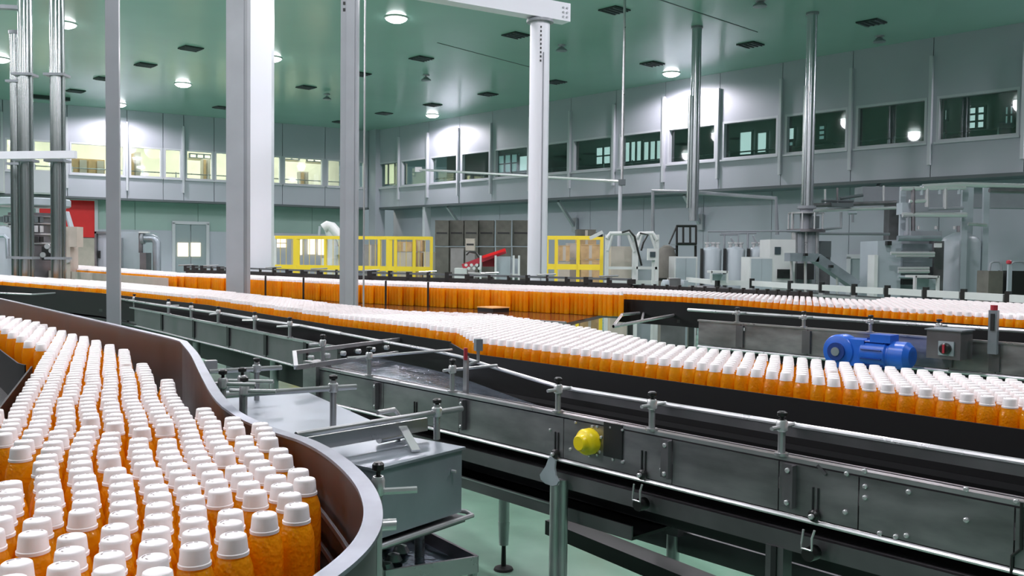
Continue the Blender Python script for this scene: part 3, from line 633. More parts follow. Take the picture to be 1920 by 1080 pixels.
# hanging hooks under the beam
for px, py in ((1195, 920), (1515, 1008)):
    p = PP(px, py, O-W*0.02, W)
    MB().tube([p+Vector((0, 0, 0.02))-U*0.015, p-U*0.02-Vector((0, 0, 0.02)), p-Vector((0, 0, 0.035))-U*0.02, p-Vector((0, 0, 0.035))+U*0.012, p+U*0.012, p+U*0.02+Vector((0, 0, 0.025))], 0.0035, 6).build('wire_hook', 'steel_bright', parent=rc)
    MB().lathe([(0.02, -0.02), (0.022, 0.02)], p-Vector((0, 0, 0.05))+W*0.02, axis=W, n=14).build('pulley', 'knob_black', parent=rc)
# legs
p = PZ(1047, 893, drop=0.83); s_, w_ = (p-O).dot(U), (p-O).dot(W)
lg = MB(); lg.tube([F(s_-0.006, 0.02, 0.86), F(s_-0.006, 0.02, H-0.02)], 0.020, 14); lg.tube([F(s_+0.016, 0.04, 0.84), F(s_+0.016, 0.04, H-0.02)], 0.020, 14); lgo = lg.build('leg', 'steel', parent=rc)
hp = MB(); o2 = F(s_, 0, 0.80); vv = []
prof = [(0.020, 0.085), (0.028, 0.07), (0.026, 0.02), (0.030, -0.02), (0.040, -0.05), (0.034, -0.075), (0.018, -0.088), (-0.006, -0.085), (-0.022, -0.068), (-0.026, -0.04), (-0.016, -0.01), (-0.006, 0.02), (0.002, 0.06), (0.008, 0.085)]
n = len(prof)
for off in (-0.022, -0.014):
    for x, z in prof: vv.append(F(s_+x*1.5-0.008, off, 0.80-z*0.62))
hp.add(vv, [tuple(range(n)), tuple(range(n, 2*n))[::-1]]+[(i, (i+1) % n, n+(i+1) % n, n+i) for i in range(n)]); hp.build('leg_bracket', 'cabinet', parent=lgo, smooth=0)
MB().lathe([(0.05, 0), (0.05, 0.01), (0.02, 0.02)], (F(s_, 0.03, H).x, F(s_, 0.03, H).y, 0), n=20).build('foot', 'rubber', parent=lgo)
s_ = sF(1460, 1040, 0.06)
for ss, ww in ((s_, 0.06), (s_+2.2, 0.06)):
    lg = MB().box(F(ss, ww, (0.87+H)/2), (0.06, 0.05, H-0.87), RZ).build('leg', 'steel_panel', parent=rc, smooth=0)
    MB().box(F(ss, ww-0.027, (0.87+H)/2), (0.018, 0.006, H-0.87), RZ).build('leg_groove', 'dark_inner', parent=lg, smooth=0)
for px, py in ((944, 1068), (1262, 1010), (620, 985)):
    p = PZ(px, py, z=0.0); 
    w_ = (p-O).dot(W); s_ = (p-O).dot(U)
    if px != 944: w_ = 0.95; s_ = sF(px, py, w_)
    q = O+U*s_+W*w_
    lg = MB().lathe([(0.030, 0.26), (0.030, H-1.25)], (q.x, q.y, 0), n=18).lathe([(0.026, 0.14), (0.032, 0.27)], (q.x, q.y, 0), n=18).build('leg', 'steel', parent=rc)
    MB().lathe([(0.055, 0), (0.05, 0.012), (0.014, 0.022), (0.011, 0.15)], (q.x, q.y, 0), n=18).build('foot', 'rubber', parent=lg)
    MB().box((q.x, q.y, H-1.24), (0.12, 0.09, 0.05), RZ).build('leg_clamp', 'steel_panel', parent=lg, smooth=0)
sL = sF(1030, 960, 0.08)
MB().box(F((S0+sL)/2, 0.084, 0.962), (sL-S0, 0.012, 0.006), RZ).build('shelf_trim', 'steel', parent=rc, smooth=0)
MB().bar(PZ(1040, 985, drop=1.35), PZ(1420, 1140, drop=1.35), 0.12, 0.07).build('dark_bar', 'dark_inner', parent=rc, smooth=0)  # dark bar low under the conveyor, slightly askew to it
# end roller bracket on the left end of the deck
p0, p1 = PZ(552, 661, drop=0.50), PZ(765, 634, drop=0.50); d0, d1 = PZ(555, 689, drop=0.555), PZ(745, 662, drop=0.555)
rb = thing('roller_bracket', 'steel bracket of two bars with six round rollers at the deck end', 'bracket', (p0.x, p0.y, 0))
e = F(S0-0.01, 0.02, 0.66)
MB().box((e.x, e.y, (H-0.86+H-0.56)/2), (0.13, 0.09, 0.30), RZ).build('end_block', 'steel_brushed', parent=rb, smooth=0)
MB().bar(p0, p1, 0.02, 0.018).build('upper_bar', 'steel', parent=rb, smooth=0)
MB().bar(d0, d1, 0.02, 0.022).build('lower_bar', 'steel', parent=rb, smooth=0)
MB().bar(p0, d0, 0.02, 0.02).build('end_bar', 'steel', parent=rb, smooth=0)
for k in range(6):
    t = 0.13+0.14*k; c = (p0.lerp(p1, t)+d0.lerp(d1, t))/2; ax = (p1-p0).normalized().cross(Vector((0, 0, 1)))
    if ax.y > 0: ax = -ax
    ro = MB().lathe([(0.006, -0.015), (0.013, -0.012), (0.013, 0.010), (0.008, 0.014)], c, axis=ax, n=12).build('roller', 'steel_bright', parent=rb)
    MB().lathe([(0.006, -0.03), (0.009, -0.028), (0.009, -0.014)], c, axis=ax, n=8).build('roller_pin', 'knob_black', parent=ro)
clamp_post(rb, F(S0+0.03, 0.03, 0.575), 0.13, rodlen=0.05, rod0=-0.08)
pk = PZ(874, 672, drop=0.44)
pg = thing('sensor_stand', 'small upright sensor holder where the bottle lane widens', 'sensor', (pk.x, pk.y, ZB))
b0 = PZ(866, 690, drop=0.60); b0 = Vector((b0.x, b0.y, H-0.60)); top = PZ(888, 624, drop=0.40)
MB().bar(Vector((pk.x, pk.y, H-0.60)), Vector((pk.x, pk.y, H-0.43)), 0.012, 0.025).build('stand_bar', 'steel', parent=pg, smooth=0)
MB().tube([Vector((pk.x, pk.y, H-0.47)), Vector((pk.x+0.05, pk.y+0.03, H-0.455)), Vector((pk.x+0.05, pk.y+0.03, H-0.40))], 0.008, 8).build('arm', 'steel', parent=pg)
MB().box((pk.x+0.05, pk.y+0.03, H-0.385), (0.03, 0.03, 0.05), 0.4).build('sensor_head', 'steel_light', parent=pg, smooth=0)
MB().box((pk.x-0.002, pk.y-0.01, H-0.42), (0.014, 0.02, 0.05), 0.2).build('cable_clip', 'red_machine', parent=pg, smooth=0)

# ---------------- curved conveyor running to the back left
lc = thing('bottle_conveyor', 'curved dark steel conveyor carrying bottles from the far left to the middle', 'conveyor', near[3].xy.to_3d())
LTpx = [(-120, 533), (0, 541), (100, 553), (240, 575), (305, 587), (365, 599), (430, 611), (500, 625), (575, 640), (640, 652)]
LT_ = plan(LTpx, 0.58)
def subd(pts, n):
    out = []
    for i in range(len(pts)-1):
        for k in range(n): out.append(pts[i].lerp(pts[i+1], k/n))
    return out+[pts[-1]]
pcs = LT_
for i in range(len(pcs)-1):
    a, b = pcs[i], pcs[i+1]; t = (b-a).normalized()*0.01
    MB().strip([a+t, b-t], H-0.755, H-0.585, 0.006).build('side_panel', 'steel_panel', parent=lc, smooth=0)
    MB().box((b.x, b.y, H-0.66), (0.05, 0.03, 0.15), math.atan2(t.y, t.x)).build('channel_bracket', 'dark_inner', parent=lc, smooth=0)
MB().strip(LT_, H-0.59, H-0.575, 0.03).build('top_edge', 'steel', parent=lc)
MB().tube([Vector((p.x, p.y, H-0.76)) for p in LT_], 0.009, 6).build('lower_tube', 'steel', parent=lc)
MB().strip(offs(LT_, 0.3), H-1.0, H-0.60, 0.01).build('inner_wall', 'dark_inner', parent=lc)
ribbon(offs(near[:8], -0.05), offs(far[:9], 0.05), ZB-0.03, ZB).build('belt', 'belt_black', parent=lc)
MB().strip(offs(near[:7], -0.05), ZB-0.08, H-0.468, 0.008).build('guard_plate', 'black_plastic', parent=lc)
MB().strip(offs(far[:9], 0.055), ZB-0.06, H-0.56, 0.008).build('far_guard', 'steel_panel', parent=lc)
ribbon(offs(LT_, 0.02), offs(near[:6], -0.06), ZB-0.12, ZB-0.10).build('deck', 'dark_inner', parent=lc)
Lrail = plan([(150, 547), (240, 563), (303, 573), (357, 580), (418, 588), (487, 600), (564, 611), (640, 625)], 0.50)
MB().tube([Vector((p.x, p.y, p.z)) for p in Lrail], 0.011, 6).build('guide_rail', 'steel', parent=lc)
for k, p in enumerate(Lrail[:-1]):
    q = min((a.lerp(b, t/10) for a, b in zip(LT_, LT_[1:]) for t in range(11)), key=lambda c: (c.xy-p.xy).length)
    d = (p-q); d.z = 0; L = d.length; d.normalize()
    clamp_post(lc, Vector((q.x, q.y, H-0.58)), 0.115, rodlen=L+0.10, rod0=-0.09, direction=d, r=0.012, drod=0.035)
a = PZ(0, 548, drop=0.5); b = PZ(172, 547, drop=0.5)
MB().tube([PZ(-80, 546, drop=0.52), PZ(60, 552, drop=0.52), PZ(150, 547, drop=0.50)], 0.011, 6).build('guide_rail', 'steel', parent=lc)
for px, py in ((135, 580), (330, 650), (478, 740), (300, 640)):
    i = 0; p = PZ(px, 575 if px < 200 else 600 if px < 400 else 622, drop=0.58); p = p+Vector((0.05, 0.35, 0))
    lg = MB().lathe([(0.032, 0.14), (0.032, H-0.80)], (p.x, p.y, 0), n=14).build('leg', 'steel', parent=lc)
    MB().lathe([(0.055, 0), (0.05, 0.012), (0.014, 0.022), (0.011, 0.16)], (p.x, p.y, 0), n=14).build('foot', 'rubber', parent=lg)

# ---------------- left bend with steel guard
GP = [(-260, 520, .37), (-60, 548, .37), (0, 560, .37), (100, 583, .37), (200, 606, .37), (290, 627, .37), (328, 636, .37), (344, 641, .37), (344, 641, .37), (352, 650, .37), (366, 666, .37), (385, 705, .375), (412, 752, .385), (450, 782, .42), (500, 804, .43), (545, 818, .42), (572, 826, .405), (612, 846, .39), (650, 874, .38), (682, 908, .38), (698, 942, .38), (701, 976, .38), (688, 1012, .38), (655, 1050, .38), (600, 1092, .38), (520, 1150, .38), (400, 1230, .38), (150, 1330, .38), (-200, 1420, .38)]
gp = [PZ(a, b, drop=c) for a, b, c in GP]
def smooth_pts(P, it=2):
    for _ in range(it):
        Q = [P[0]]
        for i in range(len(P)-1): Q += [P[i].lerp(P[i+1], 0.25), P[i].lerp(P[i+1], 0.75)]
        P = Q+[P[-1]]
    return P
gp = smooth_pts(gp, 2)
ac = thing('bend_conveyor', 'left bend conveyor with tall curved grey steel guard around crowded juice bottles', 'conveyor', (-0.9, 2.2, 0))
gz = [p.z for p in gp]
MB().strip(gp, [ZB-0.12]*len(gp), [z-0.002 for z in gz], 0.010).build('curved_guard', 'guard_steel', parent=ac)
MB().strip(gp, [z-0.003 for z in gz], [z+0.003 for z in gz], 0.028).build('guard_rim', 'rim_steel', parent=ac)
def inward(P, d):
    out = []
    for i, p in enumerate(P):
        t = (P[min(i+1, len(P)-1)]-P[max(i-1, 0)]); t.z = 0; t.normalize(); n = Vector((t.y, -t.x, 0)); out.append(Vector((p.x, p.y, 0))+n*d)
    return out
gi = inward(gp, 0.016)
gk = next(i for i, p in enumerate(gp) if p.y < 1.9)
for dz in (0.50, 0.565):
    MB().tube([Vector((p.x, p.y, H-dz)) for p in gi[gk::2]], 0.006, 6).build('wear_strip', 'guard_steel', parent=ac)
MB().strip(inward(gp, -0.012)[30:], ZB-0.35, ZB-0.1, 0.006).build('outer_skirt', 'steel_brushed', parent=ac)
tb = [(p.x, p.y) for p in inward(gp, 0.004)]+[(-2.4, 0.6), (-4.0, 2.0), (-4.8, 5.0)]
MB().prism(tb, ZB-0.03, ZB-0.001).build('belt', 'belt_black', parent=ac, smooth=0)
Apx = [(-150, 556), (0, 590), (60, 600), (130, 624), (180, 636), (230, 653), (262, 676), (296, 694), (340, 735), (368, 762), (420, 773), (505, 797), (545, 832), (575, 866), (586, 905), (583, 946), (560, 968), (480, 984), (425, 1024), (345, 1062), (300, 1110), (170, 1250), (-100, 1250), (-150, 925), (0, 902), (55, 884), (62, 862), (0, 820), (-70, 790), (0, 764), (30, 720), (85, 650), (60, 646), (0, 612), (-150, 572)]
Apoly = [Vector((p.x, p.y)) for p in plan(Apx, DA)]
# guides along the inner side of the bend
for pts in ([(84, 653), (29, 723), (-2, 767), (-72, 793)], [(72, 651), (58, 648), (0, 614), (-150, 574)], [(-60, 800), (0, 823), (60, 864)]):
    q = plan(pts, DA); q = [Vector((p.x-0.03, p.y-0.045, 0)) for p in q]
    MB().strip(q, ZB-0.25, H-0.468, 0.006).build('inner_guide', 'black_plastic', parent=ac)
for px, py in ((200, 606), (333, 638), (560, 815), (690, 1000)):
    p = PZ(px, py, drop=0.37)
    lg = MB().lathe([(0.025, 0.02), (0.025, ZB-0.1)], (p.x-0.06, p.y-0.03, 0), n=14).build('leg', 'steel', parent=ac)
    MB().lathe([(0.045, 0), (0.04, 0.02)], (p.x-0.06, p.y-0.03, 0), n=14).build('foot', 'rubber', parent=lg)
# clamps on the outside of the guard
p = PZ(709, 893, drop=0.40); clamp_post(ac, p-Vector((0, 0, 0.20)), 0.20, rodlen=0.07, rod0=0.0, direction=Vector((0.97, 0.25, 0)), r=0.008, name='guard_clamp', drod=0.028)
p = PZ(712, 985, drop=0.50)
MB().lathe([(0.011, -0.012), (0.011, 0.03)], p, axis=(0.97, 0.25, 0), n=12).build('clamp_stub', 'steel_bright', parent=ac)
p = PZ(418, 720, drop=0.42)
for k, (dx, dy, dz) in enumerate(((0, 0, 0), (0.05, 0.06, -0.03), (0.02, 0.14, -0.01))):
    clamp_post(ac, p+Vector((dx, dy, dz-0.14)), 0.16, rodlen=0.16, rod0=-0.05, direction=Vector((0.95, -0.05, 0)), r=0.010, name='guard_clamp')
p = PZ(395, 665, drop=0.45); b = MB(); b.box(p+Vector((0, 0, -0.05)), (0.05, 0.04, 0.05), 0.5); b.build('clamp_block', 'steel', parent=ac, smooth=0)

# ---------------- pale cover plate between the two conveyors, drive box, tray
q = plan([(418, 733), (560, 728), (700, 790), (745, 815), (690, 850), (560, 830), (450, 800)], 0.66)
cp = thing('cover_plate', 'pale wet steel plate between the bend and the front conveyor', 'plate', (q[0].x, q[0].y, 0))
MB().prism([(p.x, p.y) for p in q], H-0.67, H-0.66).build('sheet', 'steel_light', parent=cp, smooth=0)
for k in (1, 3, 6):
    c = q[k]*0.9+q[0]*0.1; MB().lathe([(0.018, 0), (0.018, H-0.67)], (c.x, c.y, 0), n=12).build('support', 'steel', parent=cp)
def long_rod(label, pa, pb, drop, post_px, base_drop, hgt=0.10):
    a, b = PZ(*pa, drop=drop), PZ(*pb, drop=drop); r = thing('guide_rod', label, 'rod', a)
    MB().tube([a, b], 0.0105, 10).build('rod', 'steel', parent=r)
    t = (post_px-pa[0])/(pb[0]-pa[0]); c = a.lerp(b, t)
    p = MB().tube([Vector((c.x, c.y, H-base_drop)), Vector((c.x, c.y, c.z+0.03))], 0.012, 10).build('guide_post', 'steel', parent=r)
    MB().lathe([(0.017, -0.014), (0.019, -0.01), (0.019, 0.016), (0.015, 0.02)], c, n=10).build('collar', 'steel_bright', parent=p)
    MB().lathe([(0.006, 0.03), (0.016, 0.036), (0.016, 0.046), (0.010, 0.05)], c, n=12).build('knob', 'knob_black', parent=p)
    return r
long_rod('steel rod crossing above the pale plate, clamped to a post at its right', (412, 742), (668, 725), 0.50, 622, 0.66)
long_rod('thick steel rod reaching from the bend guard over the drive box', (555, 816), (866, 766), 0.56, 812, 0.655)
long_rod('short steel rod beside the bend guard under the curved conveyor', (392, 697), (528, 689), 0.52, 480, 0.76)
a, b = PZ(560, 836, drop=0.60), PZ(800, 795, drop=0.60)
o = MB().bar(a, b, 0.012, 0.045).build('support_bar', 'steel', origin=a, smooth=0); tag(o, 'flat steel bar running beneath the thick rod behind the drive box', 'bar')
# drive box
D1 = 0.65
bx = [PZ(704, 880, drop=D1), PZ(870, 839, drop=D1)]
e1 = (bx[1]-bx[0]); e1.z = 0; LBX = e1.length; e1.normalize(); e2 = Vector((-e1.y, e1.x, 0)); DBX = 0.36
cb = bx[0]+e1*LBX/2+e2*DBX/2; hb = 0.215; brz = math.atan2(e1.y, e1.x)
db = thing('drive_box', 'square stainless steel drive box with sloping lid arm beside the bend', 'box', (cb.x, cb.y, 0), brz)
MB().box((cb.x, cb.y, H-D1-hb/2-0.004), (LBX-0.01, DBX-0.01, hb), brz).build('box_body', 'steel_light', parent=db, smooth=0)
MB().box((cb.x, cb.y, H-D1-0.002), (LBX+0.008, DBX+0.008, 0.008), brz).build('lid', 'steel_light', parent=db, smooth=0)
a = PZ(755, 800, drop=D1-0.06); b = PZ(780, 845, drop=D1-0.01)
MB().bar(a, b, 0.028, 0.006).build('lid_arm', 'steel_bright', parent=db, smooth=0)
p = bx[0]+e1*(LBX*0.86); MB().lathe([(0.006, -0.002), (0.006, 0.012), (0.004, 0.016)], (p.x, p.y, H-D1-0.07), axis=-e2, n=10).build('latch_stud', 'steel_bright', parent=db)
c = bx[1]+e2*0.25-e1*0.06
MB().tube([Vector((c.x, c.y, H-D1)), Vector((c.x, c.y, H-D1+0.09)), Vector((c.x, c.y, H-D1+0.09))-e1*0.02+Vector((0, 0, 0.02)), Vector((c.x, c.y, H-D1+0.11))-e1*0.10], 0.008, 8).build('bent_handle', 'steel', parent=db)
c = bx[0]+e1*(LBX*0.6)+e2*0.24
MB().tube([Vector((c.x, c.y, H-D1+0.02)), Vector((c.x, c.y, H-D1+0.02))+e1*0.14], 0.014, 12).build('shaft_stub', 'steel_bright', parent=db)
zt = H-D1-hb-0.02
MB().tube([Vector(((bx[0]-e2*0.015-e1*0.02).x, (bx[0]-e2*0.015-e1*0.02).y, zt)), Vector(((bx[1]-e2*0.015+e1*0.03).x, (bx[1]-e2*0.015+e1*0.03).y, zt)), Vector(((bx[1]+e2*0.03+e1*0.05).x, (bx[1]+e2*0.03+e1*0.05).y, zt)), Vector(((bx[1]+e2*0.12+e1*0.03).x, (bx[1]+e2*0.12+e1*0.03).y, zt))], 0.0085, 8).build('carrier_tube', 'steel_bright', parent=db)
MB().box((cb.x, cb.y, zt-0.01), (LBX+0.02, DBX, 0.02), brz).build('carrier_plate', 'steel_panel', parent=db, smooth=0)
for sx in (-0.35, 0.35):
    for sy in (-0.1, 0.3):
        c = cb+e1*(LBX*sx)+e2*(DBX*sy); MB().lathe([(0.018, 0.0), (0.018, zt-0.02)], (c.x, c.y, 0), n=12).build('leg', 'steel', parent=db)
# lower tray
q = plan([(722, 1075), (895, 1048), (790, 995), (700, 1010)], 1.0)
tr = thing('drip_tray', 'low dark steel tray under the drive box with wet parts in it', 'tray', (q[0].x, q[0].y, 0))
q = [Vector((p.x, p.y, 0)) for p in q]
MB().prism([(p.x, p.y) for p in q], H-1.045, H-1.035).build('tray_floor', 'steel_wet', parent=tr, smooth=0)
for i in range(4): MB().strip([q[i], q[(i+1) % 4]], H-1.045, H-0.99, 0.010).build('tray_side', 'steel_panel' if i != 0 else 'steel', parent=tr, smooth=0)
for k in range(3):
    c = q[0].lerp(q[2], 0.25+0.2*k); MB().lathe([(0.02, 0), (0.03, 0.01), (0.02, 0.03), (0.006, 0.035)], (c.x-0.03, c.y, H-1.035), n=12).build('loose_fitting', 'steel_bright', parent=tr)
for i in range(4): MB().lathe([(0.016, 0), (0.016, H-1.045)], (q[i]*0.96+q[(i+2) % 4]*0.04), n=10).build('leg', 'steel', parent=tr)

# ---------------- second conveyor (middle distance, right) and the accumulation table
DC = 0.345; ZC = H-DC-BH
O2 = PZ(1640, 624, drop=0.485); O2.z = 0
def G(s, w_, drop): p = O2+U*s+W*w_; return Vector((p.x, p.y, H-drop))
def sG(px, py, w_=0.0): return (PP(px, py, O2+W*w_, W)-O2).dot(U)
C_near = [(1166, 546), (1280, 551), (1400, 558), (1500, 565), (1640, 575), (1920, 592), (2300, 615)]
C_far = [(1166, 539), (1280, 544), (1400, 550), (1500, 555), (1640, 562), (1665, 556), (1920, 568), (2300, 588)]
T_near = [(330, 514.5), (440, 519), (640, 529), (900, 538), (1166, 548)]
T_far = [(330, 511), (440, 514), (640, 523), (900, 531), (1166, 540)]
D_near = [(-200, 493), (0, 498), (150, 504), (330, 515)]
D_far = [(-200, 488.5), (0, 491.5), (150, 497), (330, 510)]
cn, cf, tn, tf, dn_, df = [plan(x, DC) for x in (C_near, C_far, T_near, T_far, D_near, D_far)]
mc = thing('bottle_conveyor', 'second steel conveyor behind, at right, with the blue motor and switch box on its side', 'conveyor', G(0, 0.5, H), RZ)
sA, sB = sG(1310, 600), 4.5
cuts = [sA, sG(1390, 605), sG(1515, 613), sG(1640, 624), sG(1780, 634), sG(1868, 641), sB]
for i in range(len(cuts)-1):
    a, b = cuts[i]+0.003, cuts[i+1]-0.003
    MB().box((G(a, 0, 0.585)+G(b, 0, 0.585))/2, (b-a, 0.006, 0.18), RZ).build('side_panel', 'steel_brushed', parent=mc, smooth=0)
    MB().box(G(b, -0.01, 0.585), (0.06, 0.02, 0.16), RZ).build('channel_bracket', 'steel_panel', parent=mc, smooth=0)
MB().box(G((sA+sB)/2, 0.0, 0.488), (sB-sA, 0.03, 0.012), RZ).build('top_edge', 'steel', parent=mc, smooth=0)
MB().tube([G(sA, 0, 0.69), G(sB, 0, 0.69)], 0.012, 8).build('lower_tube', 'steel', parent=mc)
MB().tube([G(sG(1290, 584, 0.12), 0.12, 0.42), G(sB, 0.12, 0.42)], 0.012, 8).build('guide_rail', 'steel', parent=mc)
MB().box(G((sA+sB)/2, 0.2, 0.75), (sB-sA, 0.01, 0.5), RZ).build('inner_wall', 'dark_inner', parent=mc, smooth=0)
ribbon(offs(cn, -0.05), offs(cf, 0.06), ZC-0.03, ZC).build('belt', 'belt_black', parent=mc)
MB().strip(offs(cn, -0.05), ZC-0.06, H-DC-0.075, 0.01).build('guard_plate', 'black_plastic', parent=mc)
for px, py in ((1382, 605), (1507, 614), (1632, 623), (1760, 633)): clamp_post(mc, G(sG(px, py), 0, 0.485), 0.09, rodlen=0.2, rod0=-0.06, r=0.013)
p = G(sG(1868, 641), -0.05, 0.485)
hp_ = MB().box(p+Vector((0, 0, 0.06)), (0.05, 0.03, 0.26), RZ).build('sensor_bar', 'steel_light', parent=mc, smooth=0)
MB().box(p+Vector((0, 0, 0.12))-W*0.02, (0.02, 0.01, 0.10), RZ).build('slot', 'dark_inner', parent=hp_, smooth=0)
MB().lathe([(0.02, 0), (0.02, 0.03)], p+Vector((0, 0, 0.19)), n=10).build('knob', 'red_machine', parent=hp_)
for s_ in (sA+0.3, sG(1640, 700), sB-1): 
    MB().box(G(s_, 0.1, (0.7+H)/2), (0.06, 0.06, H-0.7), RZ).build('leg', 'steel', parent=mc, smooth=0)
p = PP(1390, 617, O2-W*0.01, W); MB().box(p, (0.06, 0.004, 0.022), RZ).build('rating_label', 'white_paint', parent=mc, smooth=0)
# blue motor
a = PP(1572, 655, O2-W*0.16, W); b = PP(1718, 668, O2-W*0.16, W); ax = U.copy(); Lm = (b-a).dot(U); zc = (a.z+b.z)/2; r_ = 0.085
a = Vector((a.x, a.y, zc))
mo = thing('gear_motor', 'bright blue gear motor on the side of the second conveyor', 'motor', (a.x, a.y, zc), RZ)
MB().lathe([(0.045, 0.0), (0.10, 0.015), (0.108, 0.03), (0.108, 0.12), (0.09, 0.14), (0.088, 0.18)], a-W*0.14+U*0.06+W*0.0, axis=W, n=26).build('gearbox', 'blue_paint', parent=mo)
MB().lathe([(0.058, -0.012), (0.058, 0.02)], a-W*0.14+U*0.06, axis=W, n=20).build('gearbox_ring', 'blue_dark', parent=mo)
MB().lathe([(0.028, -0.02), (0.03, 0.0)], a-W*0.14+U*0.06, axis=W, n=16).build('output_cap', 'steel_light', parent=mo)
MB().box(a+U*0.15-W*0.04+Vector((0, 0, 0.0)), (0.16, 0.15, 0.17), RZ).build('gear_housing', 'blue_paint', parent=mo, smooth=0)
x0, x1 = 0.19, Lm
MB().lathe([(0.06, x0), (r_, x0+0.02), (r_, x1-0.15), (0.075, x1-0.14), (0.075, x1-0.13), (0.088, x1-0.12), (0.088, x1-0.03), (0.06, x1)], a-W*0.05, axis=U, n=26).build('motor_body', 'blue_paint', parent=mo)
for k in range(9):
    an = math.pi*(0.1+0.2*k); d = W*math.cos(an)+Vector((0, 0, math.sin(an)))
    MB().box(a-W*0.05+U*((x0+x1-0.13)/2)+d*(r_+0.004), (x1-x0-0.19, 0.006, 0.018), axes=(U, U.cross(d), d)).build('cooling_fin', 'blue_dark', parent=mo, smooth=0)
MB().box(a-W*0.05+U*((x0+x1)/2-0.02)+Vector((0, 0, r_+0.015)), (0.13, 0.12, 0.05), RZ).build('terminal_box', 'blue_paint', parent=mo, smooth=0)
MB().box(a+U*0.15+W*0.07, (0.1, 0.1, 0.12), RZ).build('mount_plate', 'steel_panel', parent=mo, smooth=0)
# switch box
a, b = PP(1738, 618, O2-W*0.22, W), PP(1800, 676, O2-W*0.22, W); c = (a+b)/2; wd = (b-a).dot(U); ht = abs(a.z-b.z)
sb = thing('switch_box', 'steel switch box with dark rotary isolator right of the blue motor', 'box', c, RZ)
MB().box(c+W*0.09, (wd, 0.18, ht), RZ).build('enclosure', 'steel_panel', parent=sb, smooth=0)
MB().box(c+W*0.09+Vector((0, 0, ht/2+0.004)), (wd+0.02, 0.2, 0.008), RZ).build('lid', 'steel_light', parent=sb, smooth=0)
pl = MB().box(c-W*0.006+U*0.02-Vector((0, 0, 0.02)), (wd*0.45, 0.012, ht*0.5), RZ).build('switch_plate', 'cabinet', parent=sb, smooth=0)
MB().lathe([(0.034, 0), (0.034, 0.02), (0.026, 0.03)], c-W*0.012+U*0.02-Vector((0, 0, 0.02)), axis=-W, n=18).build('rotary_switch', 'knob_black', parent=pl)
MB().bar(c-W*0.045+U*0.02-Vector((0, 0, 0.045)), c-W*0.045+U*0.02+Vector((0, 0, 0.005)), 0.01, 0.012).build('switch_handle', 'red_machine', parent=pl, smooth=0)
# accumulation table
tn2 = offs(tn, -1.0)
at = thing('accumulation_table', 'wide low table whose brown shiny top reflects a wall of orange bottles', 'table', (tn[2].x, tn[2].y, 0))
ribbon(tn2, offs(tf, 0.1), ZC-0.03, ZC).build('table_top', 'belt_reflection_brown', parent=at)
MB().strip(tn2, ZC-0.2, ZC+0.012, 0.03).build('front_edge', 'steel', parent=at)
MB().strip(offs(tf, 0.1), ZC-0.1, ZC+0.14, 0.02).build('back_guard', 'steel', parent=at)
for i in range(0, len(tn2)):
    p = tn2[i]; MB().box((p.x, p.y+0.1, (ZC-0.03)/2), (0.07, 0.07, ZC-0.03)).build('leg', 'steel', parent=at, smooth=0)
q = plan([(1166, 590), (1290, 578), (1300, 584), (1150, 612)], DC+BH-0.04)
MB().tube([q[0], q[1], q[2], q[3], q[0]], 0.014, 8).build('end_frame', 'steel', parent=at)
for t in (0.3, 0.75): MB().tube([q[0].lerp(q[1], t), q[3].lerp(q[2], t)], 0.011, 8).build('frame_rung', 'steel', parent=at)
p = PZ(925, 577, drop=DC+BH-0.04); o = thing('guide_block', 'small flat orange-brown block lying on the shiny table before the bottle wall', 'block', (p.x, p.y, ZC))
MB().box((p.x, p.y, ZC+0.02), (0.24, 0.22, 0.04), RZ).build('block_body', 'dark_inner', parent=o, smooth=0)
MB().box((p.x, p.y, ZC+0.045), (0.25, 0.23, 0.01), RZ).build('block_top', 'orange_pad', parent=o, smooth=0)
# far left feed conveyor
fd = thing('feed_conveyor', 'distant narrow conveyor at left with thin legs and glass-like side guard', 'conveyor', (dn_[1].x, dn_[1].y, 0))
ribbon(offs(dn_, -0.1), offs(df, 0.1), ZC-0.05, ZC).build('belt', 'belt_black', parent=fd)
MB().strip(offs(dn_, -0.12), ZC-0.02, H-DC-0.05, 0.02).build('side_guard', 'beige', parent=fd)
MB().strip(offs(dn_, -0.12), ZC-0.22, ZC-0.17, 0.03).build('lower_rail', 'steel', parent=fd)
for p in subd(offs(dn_, -0.1), 6): MB().box((p.x, p.y, ZC/2), (0.06, 0.06, ZC)).build('leg', 'steel', parent=fd, smooth=0)

# ================================================================ BOTTLES
def in_poly(p, poly):
    x, y = p; c = False; n = len(poly); j = n-1
    for i in range(n):
        xi, yi = poly[i].x, poly[i].y; xj, yj = poly[j].x, poly[j].y
        if (yi > y) != (yj > y) and x < (xj-xi)*(y-yi)/(yj-yi)+xi: c = not c
        j = i
    return c
def fill(poly, sp, rnd, jit, ymin=0.8, drop_=0.0, ang=None, wob=0.0):
    rg = random.Random(rnd); e = Vector((U.x, U.y)) if ang is None else Vector((math.cos(ang), math.sin(ang))); f = Vector((-e.y, e.x)); out = []
    us = [p.dot(e) for p in poly]; vs2 = [p.dot(f) for p in poly]; row = 0; v = min(vs2)+sp*0.5
    while v < max(vs2):
        u = min(us)+(sp/2 if row % 2 else 0)
        while u < max(us):
            q = e*(u+rg.uniform(-jit, jit))+f*(v+rg.uniform(-jit, jit))
            kw = wob*max(0.12, min(1.0, (3.1-q.y)/1.2))
            q = q+Vector((math.sin(q.y*9+rnd)+math.sin(q.x*7+q.y*4), math.sin(q.x*10+rnd*2)+math.sin(q.y*6-q.x*8)))*kw
            if q.y > ymin and in_poly(q, poly) and rg.random() >= (drop_ if q.y > 2.2 or wob < 0.006 else 0.07): out.append((q.x, q.y))
            u += sp
        v += sp*0.866; row += 1
    return out
